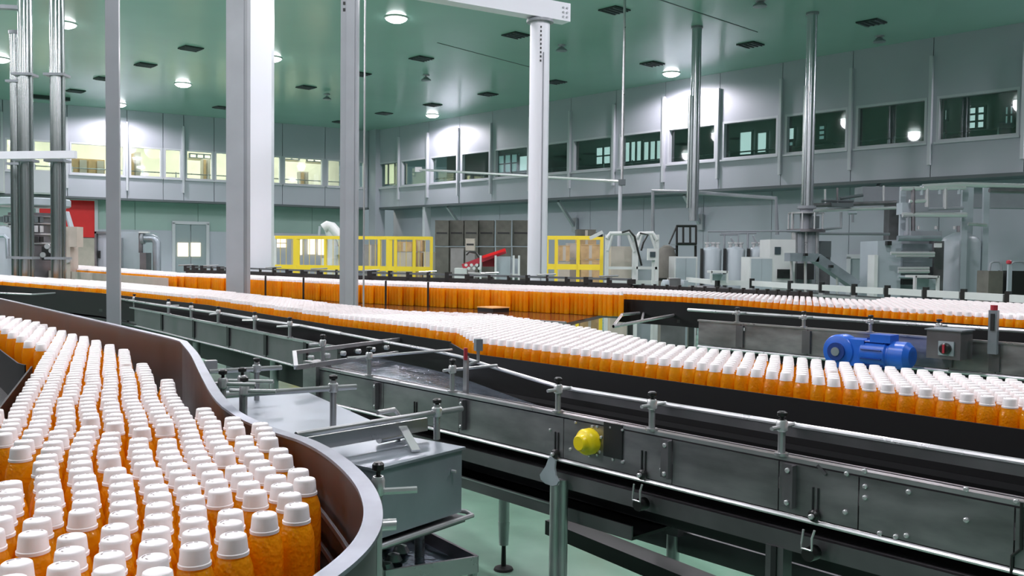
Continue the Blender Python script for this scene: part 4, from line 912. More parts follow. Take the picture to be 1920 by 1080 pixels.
PA = fill(Apoly, 0.0618, 1, 0.0030, drop_=0.012, ang=math.radians(54), wob=0.007)
PB = fill(Bpoly, 0.0600, 2, 0.0018, ymin=0.3, drop_=0.01, wob=0.005)
Cpoly = [Vector((p.x, p.y)) for p in cn]+[Vector((p.x, p.y)) for p in reversed(cf)]
Tpoly = [Vector((p.x, p.y)) for p in tn]+[Vector((p.x, p.y)) for p in reversed(tf)]
Dpoly = [Vector((p.x, p.y)) for p in dn_]+[Vector((p.x, p.y)) for p in reversed(df)]
PC = fill(Cpoly, 0.0605, 3, 0.0015); PT = fill(Tpoly, 0.0605, 4, 0.0015); PD = fill(Dpoly, 0.066, 5, 0.0015)
BODY = [(0.0, 0.0), (0.0240, 0.0), (0.0275, 0.004), (0.0282, 0.02), (0.0282, 0.055), (0.0272, 0.062), (0.0272, 0.10), (0.0282, 0.108), (0.0286, 0.165), (0.0284, 0.182), (0.0268, 0.195), (0.0235, 0.205), (0.0200, 0.212), (0.0190, 0.218)]
CAP = [(0.0195, 0.211), (0.0222, 0.212), (0.0222, 0.2165), (0.0208, 0.2175), (0.0190, 0.2355), (0.0183, 0.2388), (0.0168, 0.240), (0.0, 0.240)]
def lathe_arrays(prof, n, mi):
    v = []; f = []
    for (r, h) in prof:
        for j in range(n): a = 2*math.pi*j/n; v.append((r*math.cos(a), r*math.sin(a), h))
    for i in range(len(prof)-1):
        for j in range(n): f.append((i*n+j, i*n+(j+1) % n, (i+1)*n+(j+1) % n, (i+1)*n+j))
    return v, f
def mesh_from(prof, n, m, name, extra=None):
    v, f = lathe_arrays([(max(r, 1e-4), h) for r, h in prof], n, 0); me = bpy.data.meshes.new(name)
    mi = [0]*len(f)
    if extra:
        for ev, ef in extra: b = len(v); v += ev; f += [tuple(i+b for i in q) for q in ef]; mi += [1]*len(ef)
    me.from_pydata(v, [], f); me.materials.append(M[m])
    if extra: me.materials.append(M['cap_print']); me.polygons.foreach_set('material_index', mi)
    me.polygons.foreach_set('use_smooth', [True]*len(f)); me.set_sharp_from_angle(angle=math.radians(40)); me.update(); return me
def dash(r, a0, a1, wd, z=0.2403, n=5):
    vv = []
    for k in range(n+1):
        a = a0+(a1-a0)*k/n
        for rr in (r-wd/2, r+wd/2): vv.append((rr*math.cos(a), rr*math.sin(a), z))
    return vv, [(2*k, 2*k+1, 2*k+3, 2*k+2) for k in range(n)]
body_me = mesh_from(BODY, 28, 'juice', 'bottle_body')
cap_me = [mesh_from(CAP, 28, 'cap_white', 'bottle_cap', extra=[dash(0.0135, 0.5+a, 0.9+a, 0.0022), dash(0.0135, 1.05+a, 1.9+a, 0.0018), dash(0.010, 2.2+a, 2.7+a, 0.002)]) for a in (0.0, 0.3, 0.7)]
def scr(x, y, z):
    q = Vector((x, y, z))-EYE; d = q.dot(_f)
    return (960+FPX*q.dot(_r)/d, 540-FPX*q.dot(_u)/d, d) if d > 0.1 else (-1e4, -1e4, 0)
allb = [(x, y, ZB, 'A') for x, y in PA]+[(x, y, ZB, 'B') for x, y in PB]+[(x, y, ZC, 'C') for x, y in PC+PT+PD]
info = []
for b in allb:
    sx, sy, d = scr(b[0], b[1], b[2]+0.22)
    info.append((d if (-25 < sx < 1945 and sy < 1095 and d > 0) else 1e3+d, sx, sy, b))
info.sort(key=lambda t: t[0])
ind = [i for i in info if i[0] < 900][:300]; rest = [i for i in info if i[0] < 900][300:]+[i for i in info if i[0] >= 900 and i[0] < 1e3+30]
special = [((565, 940), 'rightmost juice bottle in the bend, against the curved guard, orange body in full view'),
           ((468, 970), 'juice bottle second in from the curved guard at the near edge of the bend'),
           ((405, 1018), 'juice bottle on the near rim of the bend with clear orange on both sides'),
           ((325, 1050), 'juice bottle at the lower edge of the bend, leftmost of the near rim bottles')]
sp_idx = {}
for (px, py), lb in special:
    j = min((k for k in range(len(ind)) if k not in sp_idx and ind[k][3][3] == 'A'), key=lambda k: (ind[k][1]-px)**2+(ind[k][2]-py)**2); sp_idx[j] = lb
ORD = 'first second third fourth fifth sixth seventh eighth ninth tenth eleventh twelfth thirteenth fourteenth fifteenth sixteenth seventeenth eighteenth'.split()
edge = []
for k, i_ in enumerate(ind):
    if i_[3][3] == 'A' and k not in sp_idx and 700 < i_[2] < 1080:
        dd = min((Vector((i_[3][0], i_[3][1]))-Vector((p.x, p.y))).length for p in gp)
        if dd < 0.125: edge.append((i_[2], k))
edge.sort(reverse=True)
for n_, (q_, k) in enumerate(edge[:18]): sp_idx[k] = 'juice bottle next to the curved guard, %s from the near end of that row' % ORD[n_]
edge = sorted(((-i_[1], k) for k, i_ in enumerate(ind) if i_[3][3] == 'B' and ((Vector((i_[3][0], i_[3][1], 0))-O).dot(W)-wN) < 0.05))
for n_, (q_, k) in enumerate(edge[:18]): sp_idx[k] = 'front-row juice bottle on the right conveyor, %s from the right edge of the photo' % ORD[n_]
LAB = {'A': ('orange juice bottle with white cap in the near crowd of the left bend', 'near juice bottles in the left bend'),
       'B': ('orange juice bottle with white cap at the near end of the right conveyor', 'near juice bottles on the right conveyor')}
rg = random.Random(9)
for k, (d, sx, sy, b) in enumerate(ind):
    o = bpy.data.objects.new('juice_bottle', None); col.objects.link(o); o.empty_display_size = 0.03
    o.location = (b[0], b[1], b[2]); o.rotation_euler = (rg.uniform(-0.008, 0.008), rg.uniform(-0.008, 0.008), rg.uniform(0.2, 1.6))
    lb, gr = LAB.get(b[3], LAB['B'])
    if k in sp_idx: o['label'] = sp_idx[k]
    else: o['label'] = lb
    o['group'] = gr; o['category'] = 'bottle'
    for nm, me in (('body', body_me), ('cap', cap_me[k % 3])):
        c = bpy.data.objects.new(nm, me); col.objects.link(c); c.parent = o
# the rest in one mesh
def bulk(items):
    def lod(nb, bp, cp_):
        v1, f1 = lathe_arrays([(max(r, 1e-4), h) for r, h in bp], nb, 0); v2, f2 = lathe_arrays([(max(r, 1e-4), h) for r, h in cp_], nb, 1)
        b = len(v1); return np.array(v1+v2), np.array(f1+[tuple(i+b for i in q) for q in f2]), np.array([0]*len(f1)+[1]*len(f2))
    mid = lod(14, [BODY[i] for i in (2, 5, 8, 9, 10, 11, 13)], [CAP[i] for i in (1, 3, 5, 6, 7)])
    low = lod(8, [BODY[i] for i in (2, 9, 11, 13)], [CAP[i] for i in (1, 5, 7)])
    vs_, fs_, ms_ = [], [], []; base = 0; rr = np.random.RandomState(3)
    for (d, sx, sy, b) in items:
        T = mid if (d % 1000) < 6.0 else low; v = T[0].copy(); a = rr.uniform(0, 1); c, s = math.cos(a), math.sin(a)
        x = v[:, 0]*c-v[:, 1]*s+b[0]; y = v[:, 0]*s+v[:, 1]*c+b[1]; vs_.append(np.stack([x, y, v[:, 2]+b[2]], 1)); fs_.append(T[1]+base); ms_.append(T[2]); base += len(v)
    v = np.concatenate(vs_); f = np.concatenate(fs_); m = np.concatenate(ms_)
    me = bpy.data.meshes.new('bottle_mass'); me.vertices.add(len(v)); me.vertices.foreach_set('co', v.astype(np.float32).ravel())
    me.loops.add(f.size); me.loops.foreach_set('vertex_index', f.astype(np.int32).ravel()); me.polygons.add(len(f))
    me.polygons.foreach_set('loop_start', np.arange(0, f.size, 4, dtype=np.int32))
    me.materials.append(M['juice']); me.materials.append(M['cap_white']); me.update(calc_edges=True)
    me.polygons.foreach_set('material_index', m.astype(np.int32)); me.polygons.foreach_set('use_smooth', [True]*len(f)); me.set_sharp_from_angle(angle=math.radians(50)); me.update()
    o = bpy.data.objects.new('juice_bottle_mass', me); col.objects.link(o)
    o['label'] = 'countless farther orange juice bottles with white caps filling all the conveyors'; o['category'] = 'bottles'; o['kind'] = 'stuff'
    return len(items), len(f)
print('BOTTLES', len(PA), len(PB), len(PC), len(PT), len(PD), 'individual', len(ind), 'bulk', bulk(rest), 'A ind', sum(1 for i in ind if i[3][3] == 'A'), 'farthest', ind[-1][0])

# ================================================================ BACKGROUND MACHINERY
def fl(px, py, Y): p = PY(px, py, Y); return Vector((p.x, p.y, 0))
def zt(px, py, Y): return PY(px, py, Y).z
def bxo(px0, px1, py0, py1, Y, depth=0.5, rz=0.0, zb=None):
    """centre and size of an upright box seen between two pixel corners at distance Y (front face)"""
    a, b = PY(px0, py0, Y), PY(px1, py1, Y); z1 = (PY((px0+px1)/2, py0, Y)).z; z0 = PY((px0+px1)/2, py1, Y).z if zb is None else zb
    return Vector(((a.x+b.x)/2, Y+depth/2, (z0+z1)/2)), (b.x-a.x, depth, z1-z0)
def pbox(parent, name, px0, px1, py0, py1, Y, m, depth=0.3, zb=None, rz=0.0):
    c, sz = bxo(px0, px1, py0, py1, Y, depth, zb=zb)
    return MB().box(c, sz, rz).build(name, m, parent=parent, smooth=0)
def bthing(name, label, cat, px0, px1, py0, Y, group=None):
    a = fl((px0+px1)/2, py0, Y); return thing(name, label, cat, a, 0, group)
def ptube(parent, name, pts, Y, r, m, n=8):
    P = [PY(p[0], p[1], (p[2] if len(p) > 2 else Y)) for p in pts]
    return MB().tube(P, r, n).build(name, m, parent=parent)
# dark clamp rail behind the wall of bottles and the right lane
br = thing('clamp_rail', 'long black rail with many small black clamps behind the wall of orange bottles', 'rail', (tf[2].x, tf[2].y, 0))
bl_ = offs(tf, 0.22); bl2 = subd(bl_, 7)
MB().strip(bl_, H-0.36, H-0.30, 0.03).build('lower_rail', 'dark_inner', parent=br)
MB().strip(bl_, H-0.27, H-0.245, 0.03).build('upper_rail', 'dark_trim', parent=br)
rgk = random.Random(5)
for i, p in enumerate(bl2):
    z = H-0.23; k = MB().box((p.x, p.y, H-0.28), (rgk.uniform(0.03, 0.12), 0.04, rgk.uniform(0.05, 0.11))).build('clamp', 'knob_black', parent=br, smooth=0)
    if i % 3 == 0: MB().tube([(p.x-0.12, p.y-0.05, z), (p.x+0.10, p.y+0.02, z+0.01)], 0.012, 6).build('clamp_arm', 'steel', parent=k)
for i in range(0, len(bl_)): MB().box((bl_[i].x, bl_[i].y+0.05, (H-0.33)/2), (0.06, 0.06, H-0.33)).build('leg', 'steel_panel', parent=br, smooth=0)
cr = thing('clamp_rail', 'black rail behind the bottles on the far right lane, before the white machines', 'rail', (cf[1].x, cf[1].y, 0))
bl_ = offs(cf, 0.16)[:4]; MB().strip(bl_, H-0.36, H-0.315, 0.03).build('lower_rail', 'dark_inner', parent=cr)
for p in subd(bl_, 5): MB().box((p.x, p.y, H-0.35), (0.03, 0.04, 0.10)).build('clamp', 'knob_black', parent=cr, smooth=0)
for p in bl_: MB().box((p.x, p.y+0.05, (H-0.35)/2), (0.06, 0.06, H-0.35)).build('leg', 'steel_panel', parent=cr, smooth=0)
# outer clamp rods before the bottle wall
for px in (444, 494, 564, 796, 720):
    t = (px-330)/836.0; i = 0
    p = min((a.lerp(b, k/20) for a, b in zip(offs(tn, -0.12), offs(tn, -0.12)[1:]) for k in range(21)), key=lambda c: abs(scr(c.x, c.y, ZC)[0]-px))
    MB().box((p.x, p.y, ZC+0.14), (0.02, 0.02, 0.28)).build('guard_rod', 'knob_black', parent=at, smooth=0)
# lit openings low on the left wall behind the yellow fence
for (a, b, c0, d0) in ((518, 537, 448, 455), (518, 537, 457, 464), (560, 566, 449, 478), (578, 591, 448, 477), (597, 612, 448, 478)):
    wn += 1; wr = sroot('window_%d' % wn); oo = CORNER+LN*0.80
    p, q = PP(a, c0, oo, LN), PP(b, d0, oo, LN)
    MB().box((p+q)/2, (abs((q-p).dot(LD)), 0.05, abs(p.z-q.z)), lrz).build('lit_pane', 'lit_warm', parent=wr, smooth=0)
# yellow fences
def fence(label, posts, Y0, Y1, top, mid, low, lowpx, meshed, slant=0):
    x0, x1 = posts[0][0], posts[-1][0]
    def yy(px): return Y0+(Y1-Y0)*(px-x0)/(x1-x0)
    a, b = fl(x0, 470, Y0), fl(x1, 470, Y1); r = thing('safety_fence', label, 'fence', (a+b)/2)
    for zz, hh in ((top, 0.07), (mid, 0.10), (low, 0.07)):
        MB().bar(Vector((a.x, a.y, zz)), Vector((b.x, b.y, zz)), 0.05, hh).build('rail', 'yellow_paint', parent=r, smooth=0)
    for px, wd, m in posts:
        p = fl(px, 470, yy(px)); MB().box((p.x, p.y, (top+0.03)/2), (wd, 0.06, top+0.03)).build('fence_post', m, parent=r, smooth=0)
    if meshed:
        g_ = MB(); d = (b-a); L = d.length; k = int(L/0.14)
        for i in range(1, k): p = a+d*(i/k); g_.box((p.x, p.y, (top+low)/2), (0.010, 0.010, top-low))
        g_.build('wire_mesh', 'yellow_mesh', parent=r, smooth=0)['kind'] = 'stuff'
    return r
fence('long yellow safety fence with wire mesh between the perforated post and dark crates', [(515, 0.08, 'white_paint'), (556, 0.14, 'yellow_paint'), (610, 0.05, 'yellow_paint'), (664, 0.06, 'yellow_paint'), (711, 0.06, 'yellow_paint'), (730, 0.13, 'yellow_paint'), (742, 0.06, 'yellow_paint'), (777, 0.06, 'yellow_paint'), (809, 0.06, 'yellow_paint')], 20.0, 19.0, 2.07, 1.42, 0.2, 0, True)
fence('short yellow safety fence right of the round white column', [(1026, 0.05, 'yellow_paint'), (1043, 0.06, 'yellow_paint'), (1084, 0.06, 'yellow_paint'), (1128, 0.06, 'yellow_paint')], 17.0, 16.6, 2.07, 1.53, 0.15, 0, False)
# white robot arm
rb2 = bthing('robot_arm', 'white palletising robot arm rising over the long yellow fence', 'robot', 598, 640, 460, 22)
p0, p1, p2, p3 = PY(622, 500, 22), PY(618, 428, 22), PY(634, 440, 22), PY(600, 424, 22)
MB().lathe([(0.45, 0), (0.45, 0.2), (0.28, 0.3), (0.24, p0.z+0.2)], (p0.x, p0.y, 0), n=18).build('base', 'white_paint', parent=rb2)
MB().tube([PY(628, 500, 22), PY(628, 450, 22), PY(618, 428, 22)], 0.2, 12, r2=0.14).build('lower_arm', 'white_paint', parent=rb2)
MB().tube([PY(607, 428, 21.9), PY(614, 423, 21.9), PY(622, 425, 21.9), PY(640, 446, 21.8), PY(645, 462, 21.8)], 0.12, 12).build('upper_arm', 'white_paint', parent=rb2)
MB().tube([PY(600, 424, 21.7), PY(598, 444, 21.7)], 0.03, 8).build('cable_hose', 'cabinet', parent=rb2)
MB().box(PY(643, 470, 21.8), (0.3, 0.3, 0.2)).build('gripper', 'cabinet', parent=rb2, smooth=0)
# carton stacks behind the fences
def stack(px0, px1, rows, Y, m, lab, group, cat='carton', depth=0.6, name='carton'):
    """rows: list of (top pixel, bottom pixel) from top to bottom; last one stands on the floor"""
    for i, (t_, b_) in enumerate(rows):
        last = i == len(rows)-1
        c, sz = bxo(px0, px1, t_, b_, Y, depth, zb=0.0 if last else None)
        r = thing(name, lab[i] if isinstance(lab, list) else lab, cat, (c.x, c.y, c.z-sz[2]/2), 0, group)
        MB().box(c, (sz[0], sz[1], sz[2]-0.006)).build('box_body', m[i] if isinstance(m, list) else m, parent=r, smooth=0)
        MB().box(c+Vector((0, -sz[1]/2-0.002, 0)), (0.06 if cat == 'carton' else sz[0]*0.8, 0.006, (sz[2]-0.03) if cat == 'carton' else 0.05)).build('tape' if cat == 'carton' else 'handle_slot', 'beige' if cat == 'carton' else 'dark_inner', parent=r, smooth=0)
        MB().box(c+Vector((0, 0, sz[2]/2-0.012)), (sz[0]+0.012, sz[1]+0.012, 0.018)).build('top_lip', m[i] if isinstance(m, list) else m, parent=r, smooth=0)
gC = 'brown cartons behind the long yellow fence'
stack(744, 772, [(453, 472), (473, 493)], 21.0, ['carton', 'beige'], ['brown carton on top behind the long yellow fence, left stack', 'pale carton at the bottom behind the long yellow fence, left stack'], gC)
stack(779, 792, [(450, 472), (473, 495)], 21.3, 'carton', ['brown carton on top behind the long fence, right stack', 'brown carton at the bottom behind the long fence, right stack'], gC)
stack(681, 707, [(458, 496)], 21.6, 'crate_grey', 'grey covered pallet load behind the mesh just right of the perforated post', gC)
stack(794, 812, [(472, 500)], 21.0, 'beige', 'pale carton at the right end of the long yellow fence', gC)
gD = 'dark crate stacks by the right wall'
posn = ['leftmost dark', 'second dark', 'third dark', 'fourth dark', 'fifth dark', 'sixth dark']
for i, (a, b) in enumerate(((816, 841), (843, 869), (871, 896), (898, 926), (930, 958), (961, 992))):
    stack(a, b, [(413, 461), (463, 520)], 27.0+0.2*(i % 2), 'crate_dark', ['%s crate stack before the right wall, upper crate' % posn[i], '%s crate stack before the right wall, lower crate' % posn[i]], gD, cat='crate', depth=1.0, name='crate')
stack(845, 869, [(465, 515)], 24.5, 'crate_grey', 'grey covered crate standing in front of the leftmost dark stacks', gD, cat='crate', name='crate')
stack(873, 890, [(447, 470), (472, 515)], 24.5, ['beige', 'crate_grey'], ['small pale box on a grey crate behind the red machine', 'grey crate under the small pale box behind the red machine'], gD, cat='crate', name='crate')
gE = 'cartons behind the short yellow fence'
stack(1048, 1068, [(460, 490), (491, 520)], 18.4, ['carton', 'beige'], ['brown carton behind the left post of the short fence, upper', 'pale carton behind the left post of the short fence, lower'], gE)
stack(1064, 1082, [(456, 485), (486, 520)], 19.2, 'beige', ['pale tall carton in the middle of the short fence, upper', 'pale tall carton in the middle of the short fence, lower'], gE)
stack(1090, 1124, [(458, 486), (487, 522)], 18.2, 'carton', ['brown carton behind the right half of the short fence, upper', 'brown carton behind the right half of the short fence, lower'], gE)
stack(1082, 1117, [(430, 446), (447, 520)], 20.5, ['crate_dark', 'carton'], ['dark wooden box on top, sticking up above the short fence', 'tall brown carton carrying the dark box behind the short fence'], gE)
# red and white machine
rm = bthing('carton_feeder', 'low white machine with sloping dark red belt before the crate stacks', 'machine', 860, 985, 500, 17)
pbox(rm, 'base_frame', 853, 975, 513, 520, 17, 'white_paint', 0.9); pbox(rm, 'red_box', 905, 931, 480, 500, 17.2, 'red_machine', 0.5)
MB().bar(PY(868, 500, 17.1), PY(948, 470, 17.1), 0.35, 0.10).build('sloping_belt', 'red_machine', parent=rm, smooth=0)
MB().bar(PY(905, 482, 16.85), PY(948, 468, 16.85), 0.04, 0.05).build('belt_side', 'red_paint', parent=rm, smooth=0)
pbox(rm, 'white_cabinet', 931, 957, 481, 521, 16.9, 'cabinet', 0.6, zb=0); pbox(rm, 'side_cabinet', 958, 974, 485, 521, 17.2, 'cabinet', 0.5, zb=0)
for px in (901, 929, 963, 973): pbox(rm, 'upright', px-1.6, px+1.6, 479, 523, 16.8, 'white_paint', 0.04, zb=0)
pbox(rm, 'front_block', 852, 875, 503, 518, 16.8, 'white_paint', 0.5, zb=0)
for k in range(6): 
    p = PY(874+k*5, 497+(k % 2)*6, 16.8); MB().lathe([(0.03, 0), (0.03, 0.06)], p, axis=(0, -1, 0), n=8).build('roller_end', 'white_paint', parent=rm)
ptube(rm, 'bent_hose', [(874, 478), (880, 472), (892, 474), (898, 482)], 16.9, 0.02, 'knob_black')
# white frame machine
wm = bthing('frame_machine', 'tall white A-frame wrapping machine right of the short yellow fence', 'machine', 1135, 1235, 500, 15.5)
for (a, b, Y) in ((1138, 1190, 15.4), (1193, 1232, 16.0)):
    for px in (a, b): pbox(wm, 'upright', px-2.6, px+2.6, 440, 535, Y, 'white_paint', 0.08, zb=0)
    ptube(wm, 'top_bar', [(a, 447), (a+6, 438), (b-8, 437), (b, 450)], Y, 0.035, 'white_paint')
    ptube(wm, 'diagonal_brace', [(a+10, 440), (a+2, 470)], Y, 0.025, 'white_paint'); ptube(wm, 'diagonal_brace', [(b-12, 440), (b-1, 472)], Y, 0.025, 'white_paint')
    pbox(wm, 'cross_rail', a, b, 500, 505, Y, 'white_paint', 0.06); pbox(wm, 'base_rail', a-2, b+2, 526, 533, Y-0.1, 'white_paint', 0.12)
pbox(wm, 'wrapped_load', 1146, 1184, 462, 524, 16.2, 'beige', 0.5, zb=0); pbox(wm, 'wrapped_load', 1197, 1222, 466, 500, 16.8, 'cabinet', 0.5, zb=0)
ptube(wm, 'cable_arc', [(1166, 436), (1180, 432), (1190, 444), (1196, 470), (1203, 498)], 15.3, 0.018, 'knob_black'); ptube(wm, 'cable_arc', [(1200, 437), (1215, 440), (1206, 455), (1202, 470)], 15.8, 0.018, 'knob_black')
pbox(wm, 'dark_actuator', 1118, 1130, 436, 444, 15.6, 'knob_black', 0.1); MB().bar(PY(1106, 447, 15.6), PY(1130, 435, 15.6), 0.05, 0.06).build('pivot_arm', 'white_paint', parent=wm, smooth=0)
pp_ = bthing('control_panel', 'white control panel with small dark screen on a thin white post', 'panel', 1214, 1234, 480, 14.6)
pbox(pp_, 'housing', 1215, 1233, 466, 488, 14.6, 'white_paint', 0.1); sc_ = pbox(pp_, 'screen', 1219, 1229, 472, 482, 14.58, 'screen', 0.02)
pbox(pp_, 'post', 1223, 1227, 488, 540, 14.65, 'white_paint', 0.05, zb=0); p = fl(1225, 500, 14.7); MB().lathe([(0.12, 0), (0.12, 0.02)], p, n=16).build('foot', 'white_paint', parent=pp_)
mt = bthing('pump_unit', 'small pale pump with round motor housing beneath the control panel', 'pump', 1235, 1290, 530, 13.5)
c = PY(1243, 535, 13.5); MB().lathe([(0.05, -0.02), (0.085, 0), (0.085, 0.3), (0.06, 0.32)], c, axis=(1, 0.1, 0), n=18).build('motor_housing', 'cabinet', parent=mt)
pbox(mt, 'gear_block', 1256, 1276, 522, 545, 13.4, 'steel_panel', 0.25); pbox(mt, 'end_block', 1276, 1290, 526, 545, 13.5, 'cabinet', 0.25); pbox(mt, 'stand', 1240, 1286, 545, 560, 13.5, 'steel_panel', 0.25, zb=0)
dk = bthing('film_bale', 'rounded dark bale of wrapped film behind the control panel', 'bale', 1238, 1264, 480, 18)
c = PY(1250, 486, 18); MB().lathe([(0.05, 0.0), (0.16, 0.02), (0.17, c.z*0.5), (0.20, c.z), (0.14, c.z+0.22), (0.05, c.z+0.28)], (c.x, c.y, 0), n=14).build('bale_body', 'crate_dark', parent=dk); MB().lathe([(0.19, c.z*0.75), (0.20, c.z*0.78)], (c.x, c.y, 0), n=14).build('strap', 'knob_black', parent=dk)
ld = bthing('access_platform', 'black railed access platform with steep ladder left of the white tanks', 'platform', 1265, 1305, 440, 20)
for px in (1269, 1281, 1294, 1305): ptube(ld, 'upright', [(px, 424), (px, 458)], 20, 0.025, 'knob_black', 6)
for py in (424, 457): ptube(ld, 'rail', [(1268, py), (1306, py)], 20, 0.03, 'knob_black', 6)
ptube(ld, 'stair_rail', [(1269, 424), (1254, 458)], 20, 0.02, 'knob_black', 6); pbox(ld, 'platform_floor', 1267, 1306, 457, 460, 20, 'post_dark', 0.6)
for px in (1269, 1304): ptube(ld, 'leg', [(px, 458), (px, 640)], 20.2, 0.03, 'knob_black', 6)
for k in range(5): pbox(ld, 'step', 1262-k*1.2, 1270-k*1.2, 466+k*10, 468+k*10, 20, 'knob_black', 0.3)
# tanks and cabinets
for a, b, lb in ((1315, 1352, 'first square-shouldered steel tank, left of three, under the looped pipe'), (1358, 1396, 'middle steel tank of the three under the looped pipe'), (1402, 1440, 'third steel tank, half behind the white centre cabinet')):
    r = bthing('process_tank', lb, 'tank', a, b, 500, 18); c = fl((a+b)/2, 500, 18.2); R_ = (b-a)/1700*18/2; z1 = zt(a, 466, 18)
    MB().lathe([(R_*0.9, 0.5), (R_, 0.55), (R_, z1-0.03), (R_*0.9, z1), (R_*0.3, z1+0.05)], c, n=20).build('shell', 'cabinet', parent=r)
    for k in range(3): an = k*2.1+0.4; MB().box(c+Vector((math.cos(an)*R_*0.8, math.sin(an)*R_*0.8, 0.27)), (0.05, 0.05, 0.54)).build('leg', 'steel', parent=r, smooth=0)
    for dx in (-0.5, 0.1, 0.55): MB().lathe([(0.035, z1), (0.035, z1+0.09), (0.055, z1+0.10), (0.055, z1+0.13)], c+Vector((R_*dx, -R_*0.2, 0)), n=10).build('top_valve', 'steel_bright', parent=r)
    MB().box(c+Vector((-R_-0.02, -0.1, (z1+0.5)/2)), (0.04, 0.1, z1-0.5)).build('dark_gap', 'dark_inner', parent=r, smooth=0)  # dark slab standing in for the shaded gap beside the tank
pl_ = thing('looped_pipe', 'thin dark pipework looping above the three steel tanks', 'pipe', PY(1380, 433, 18.3))
for pts in ([(1327, 466), (1327, 434), (1500, 433)], [(1350, 440), (1384, 440), (1384, 466)], [(1358, 466), (1358, 438)], [(1402, 466), (1402, 436)], [(1370, 446), (1376, 456)], [(1412, 442), (1418, 456)], [(1352, 438), (1418, 437)]):
    ptube(pl_, 'pipe_run', pts, 18.3, 0.022, 'post_dark', 6)
for (a, b, c0, d0, Y, lb) in ((1265, 1307, 481, 525, 16.5, 'white cabinet at the left end of the steel tanks'), (1406, 1450, 482, 528, 16.0, 'white rounded cabinet in front of the third steel tank')):
    r = bthing('machine_cabinet', lb, 'cabinet', a, b, 500, Y); pbox(r, 'carcass', a, b, c0, d0, Y, 'white_paint', 0.6, zb=0.1)
    pbox(r, 'door', a+3, (a+b)/2-0.6, c0+3, d0, Y-0.02, 'cabinet', 0.03, zb=0.14); pbox(r, 'door', (a+b)/2+0.6, b-3, c0+3, d0, Y-0.02, 'cabinet', 0.03, zb=0.14); pbox(r, 'plinth', a+2, b-2, d0, d0+5, Y+0.05, 'dark_inner', 0.5, zb=0)
r = bthing('machine_cabinet', 'tall cream cabinet with small dark screen left of the filler tower', 'cabinet', 1444, 1490, 500, 17)
pbox(r, 'carcass', 1444, 1490, 449, 520, 17, 'white_paint', 0.7, zb=0.1); pbox(r, 'screen', 1453, 1464, 463, 477, 16.98, 'screen', 0.04); pbox(r, 'dark_bay', 1458, 1484, 505, 522, 16.97, 'dark_inner', 0.05); pbox(r, 'plinth', 1446, 1488, 540, 545, 17.05, 'dark_inner', 0.6, zb=0)
# filler tower under the second duct
ft = bthing('filler_tower', 'tall filling machine with ring platform and vertical pipes under the second duct', 'machine', 1475, 1545, 450, 19)
c = PY(1511, 430, 19.5)
MB().lathe([(0.40, c.z-0.06), (0.40, c.z)], (c.x, c.y, 0), n=24).build('ring_platform', 'steel_panel', parent=ft)
MB().lathe([(0.13, c.z), (0.13, c.z+0.42), (0.2, c.z+0.44), (0.2, c.z+0.5)], (c.x, c.y, 0), n=18).build('centre_drum', 'post_dark', parent=ft)
for k in range(9):
    an = k*2*math.pi/9; d = Vector((math.cos(an)*0.36, math.sin(an)*0.36, 0))
    MB().tube([Vector((c.x, c.y, c.z))+d, Vector((c.x, c.y, c.z+0.35))+d], 0.018, 6).build('upright', 'steel_bright', parent=ft)
MB().lathe([(0.35, c.z+0.33), (0.37, c.z+0.33), (0.37, c.z+0.36), (0.35, c.z+0.36)], (c.x, c.y, 0), n=24).build('ring_rail', 'steel', parent=ft)
for px, m, rr in ((1490, 'steel', 0.07), (1500, 'post_dark', 0.09), (1511, 'steel', 0.06), (1520, 'post_dark', 0.10), (1531, 'steel', 0.05)): ptube(ft, 'vertical_pipe', [(px, 432), (px, 640)], 19.4, rr, m, 10)
pbox(ft, 'lower_body', 1486, 1556, 480, 530, 19.8, 'steel_panel', 0.8, zb=0.0); pbox(ft, 'side_box', 1533, 1558, 452, 482, 19.6, 'dark_trim', 0.4); pbox(ft, 'dark_bay', 1494, 1526, 494, 524, 19.0, 'dark_inner', 0.3); pbox(ft, 'valve_block', 1522, 1536, 405, 428, 19.2, 'dark_trim', 0.2)
ic = bthing('inclined_conveyor', 'grey covered conveyor sloping down to the right in front of the filler tower', 'conveyor', 1475, 1605, 500, 16.5)
a, b, c2 = PY(1476, 482, 16.5), PY(1530, 483, 16.5), PY(1602, 534, 16.5)
MB().bar(a, b, 0.35, 0.15).build('level_housing', 'steel_light', parent=ic, smooth=0); MB().bar(b-Vector((0.02, 0, 0)), c2, 0.35, 0.16).build('sloping_housing', 'steel_light', parent=ic, smooth=0)
for px, py in ((1510, 490), (1484, 490), (1570, 520)): ptube(ic, 'leg', [(px, py), (px, 655)], 16.5, 0.025, 'steel_bright', 8)
for px, py in ((1512, 478), (1560, 500)): pbox(ic, 'dark_fitting', px-3, px+3, py-3, py+2, 16.2, 'knob_black', 0.1)
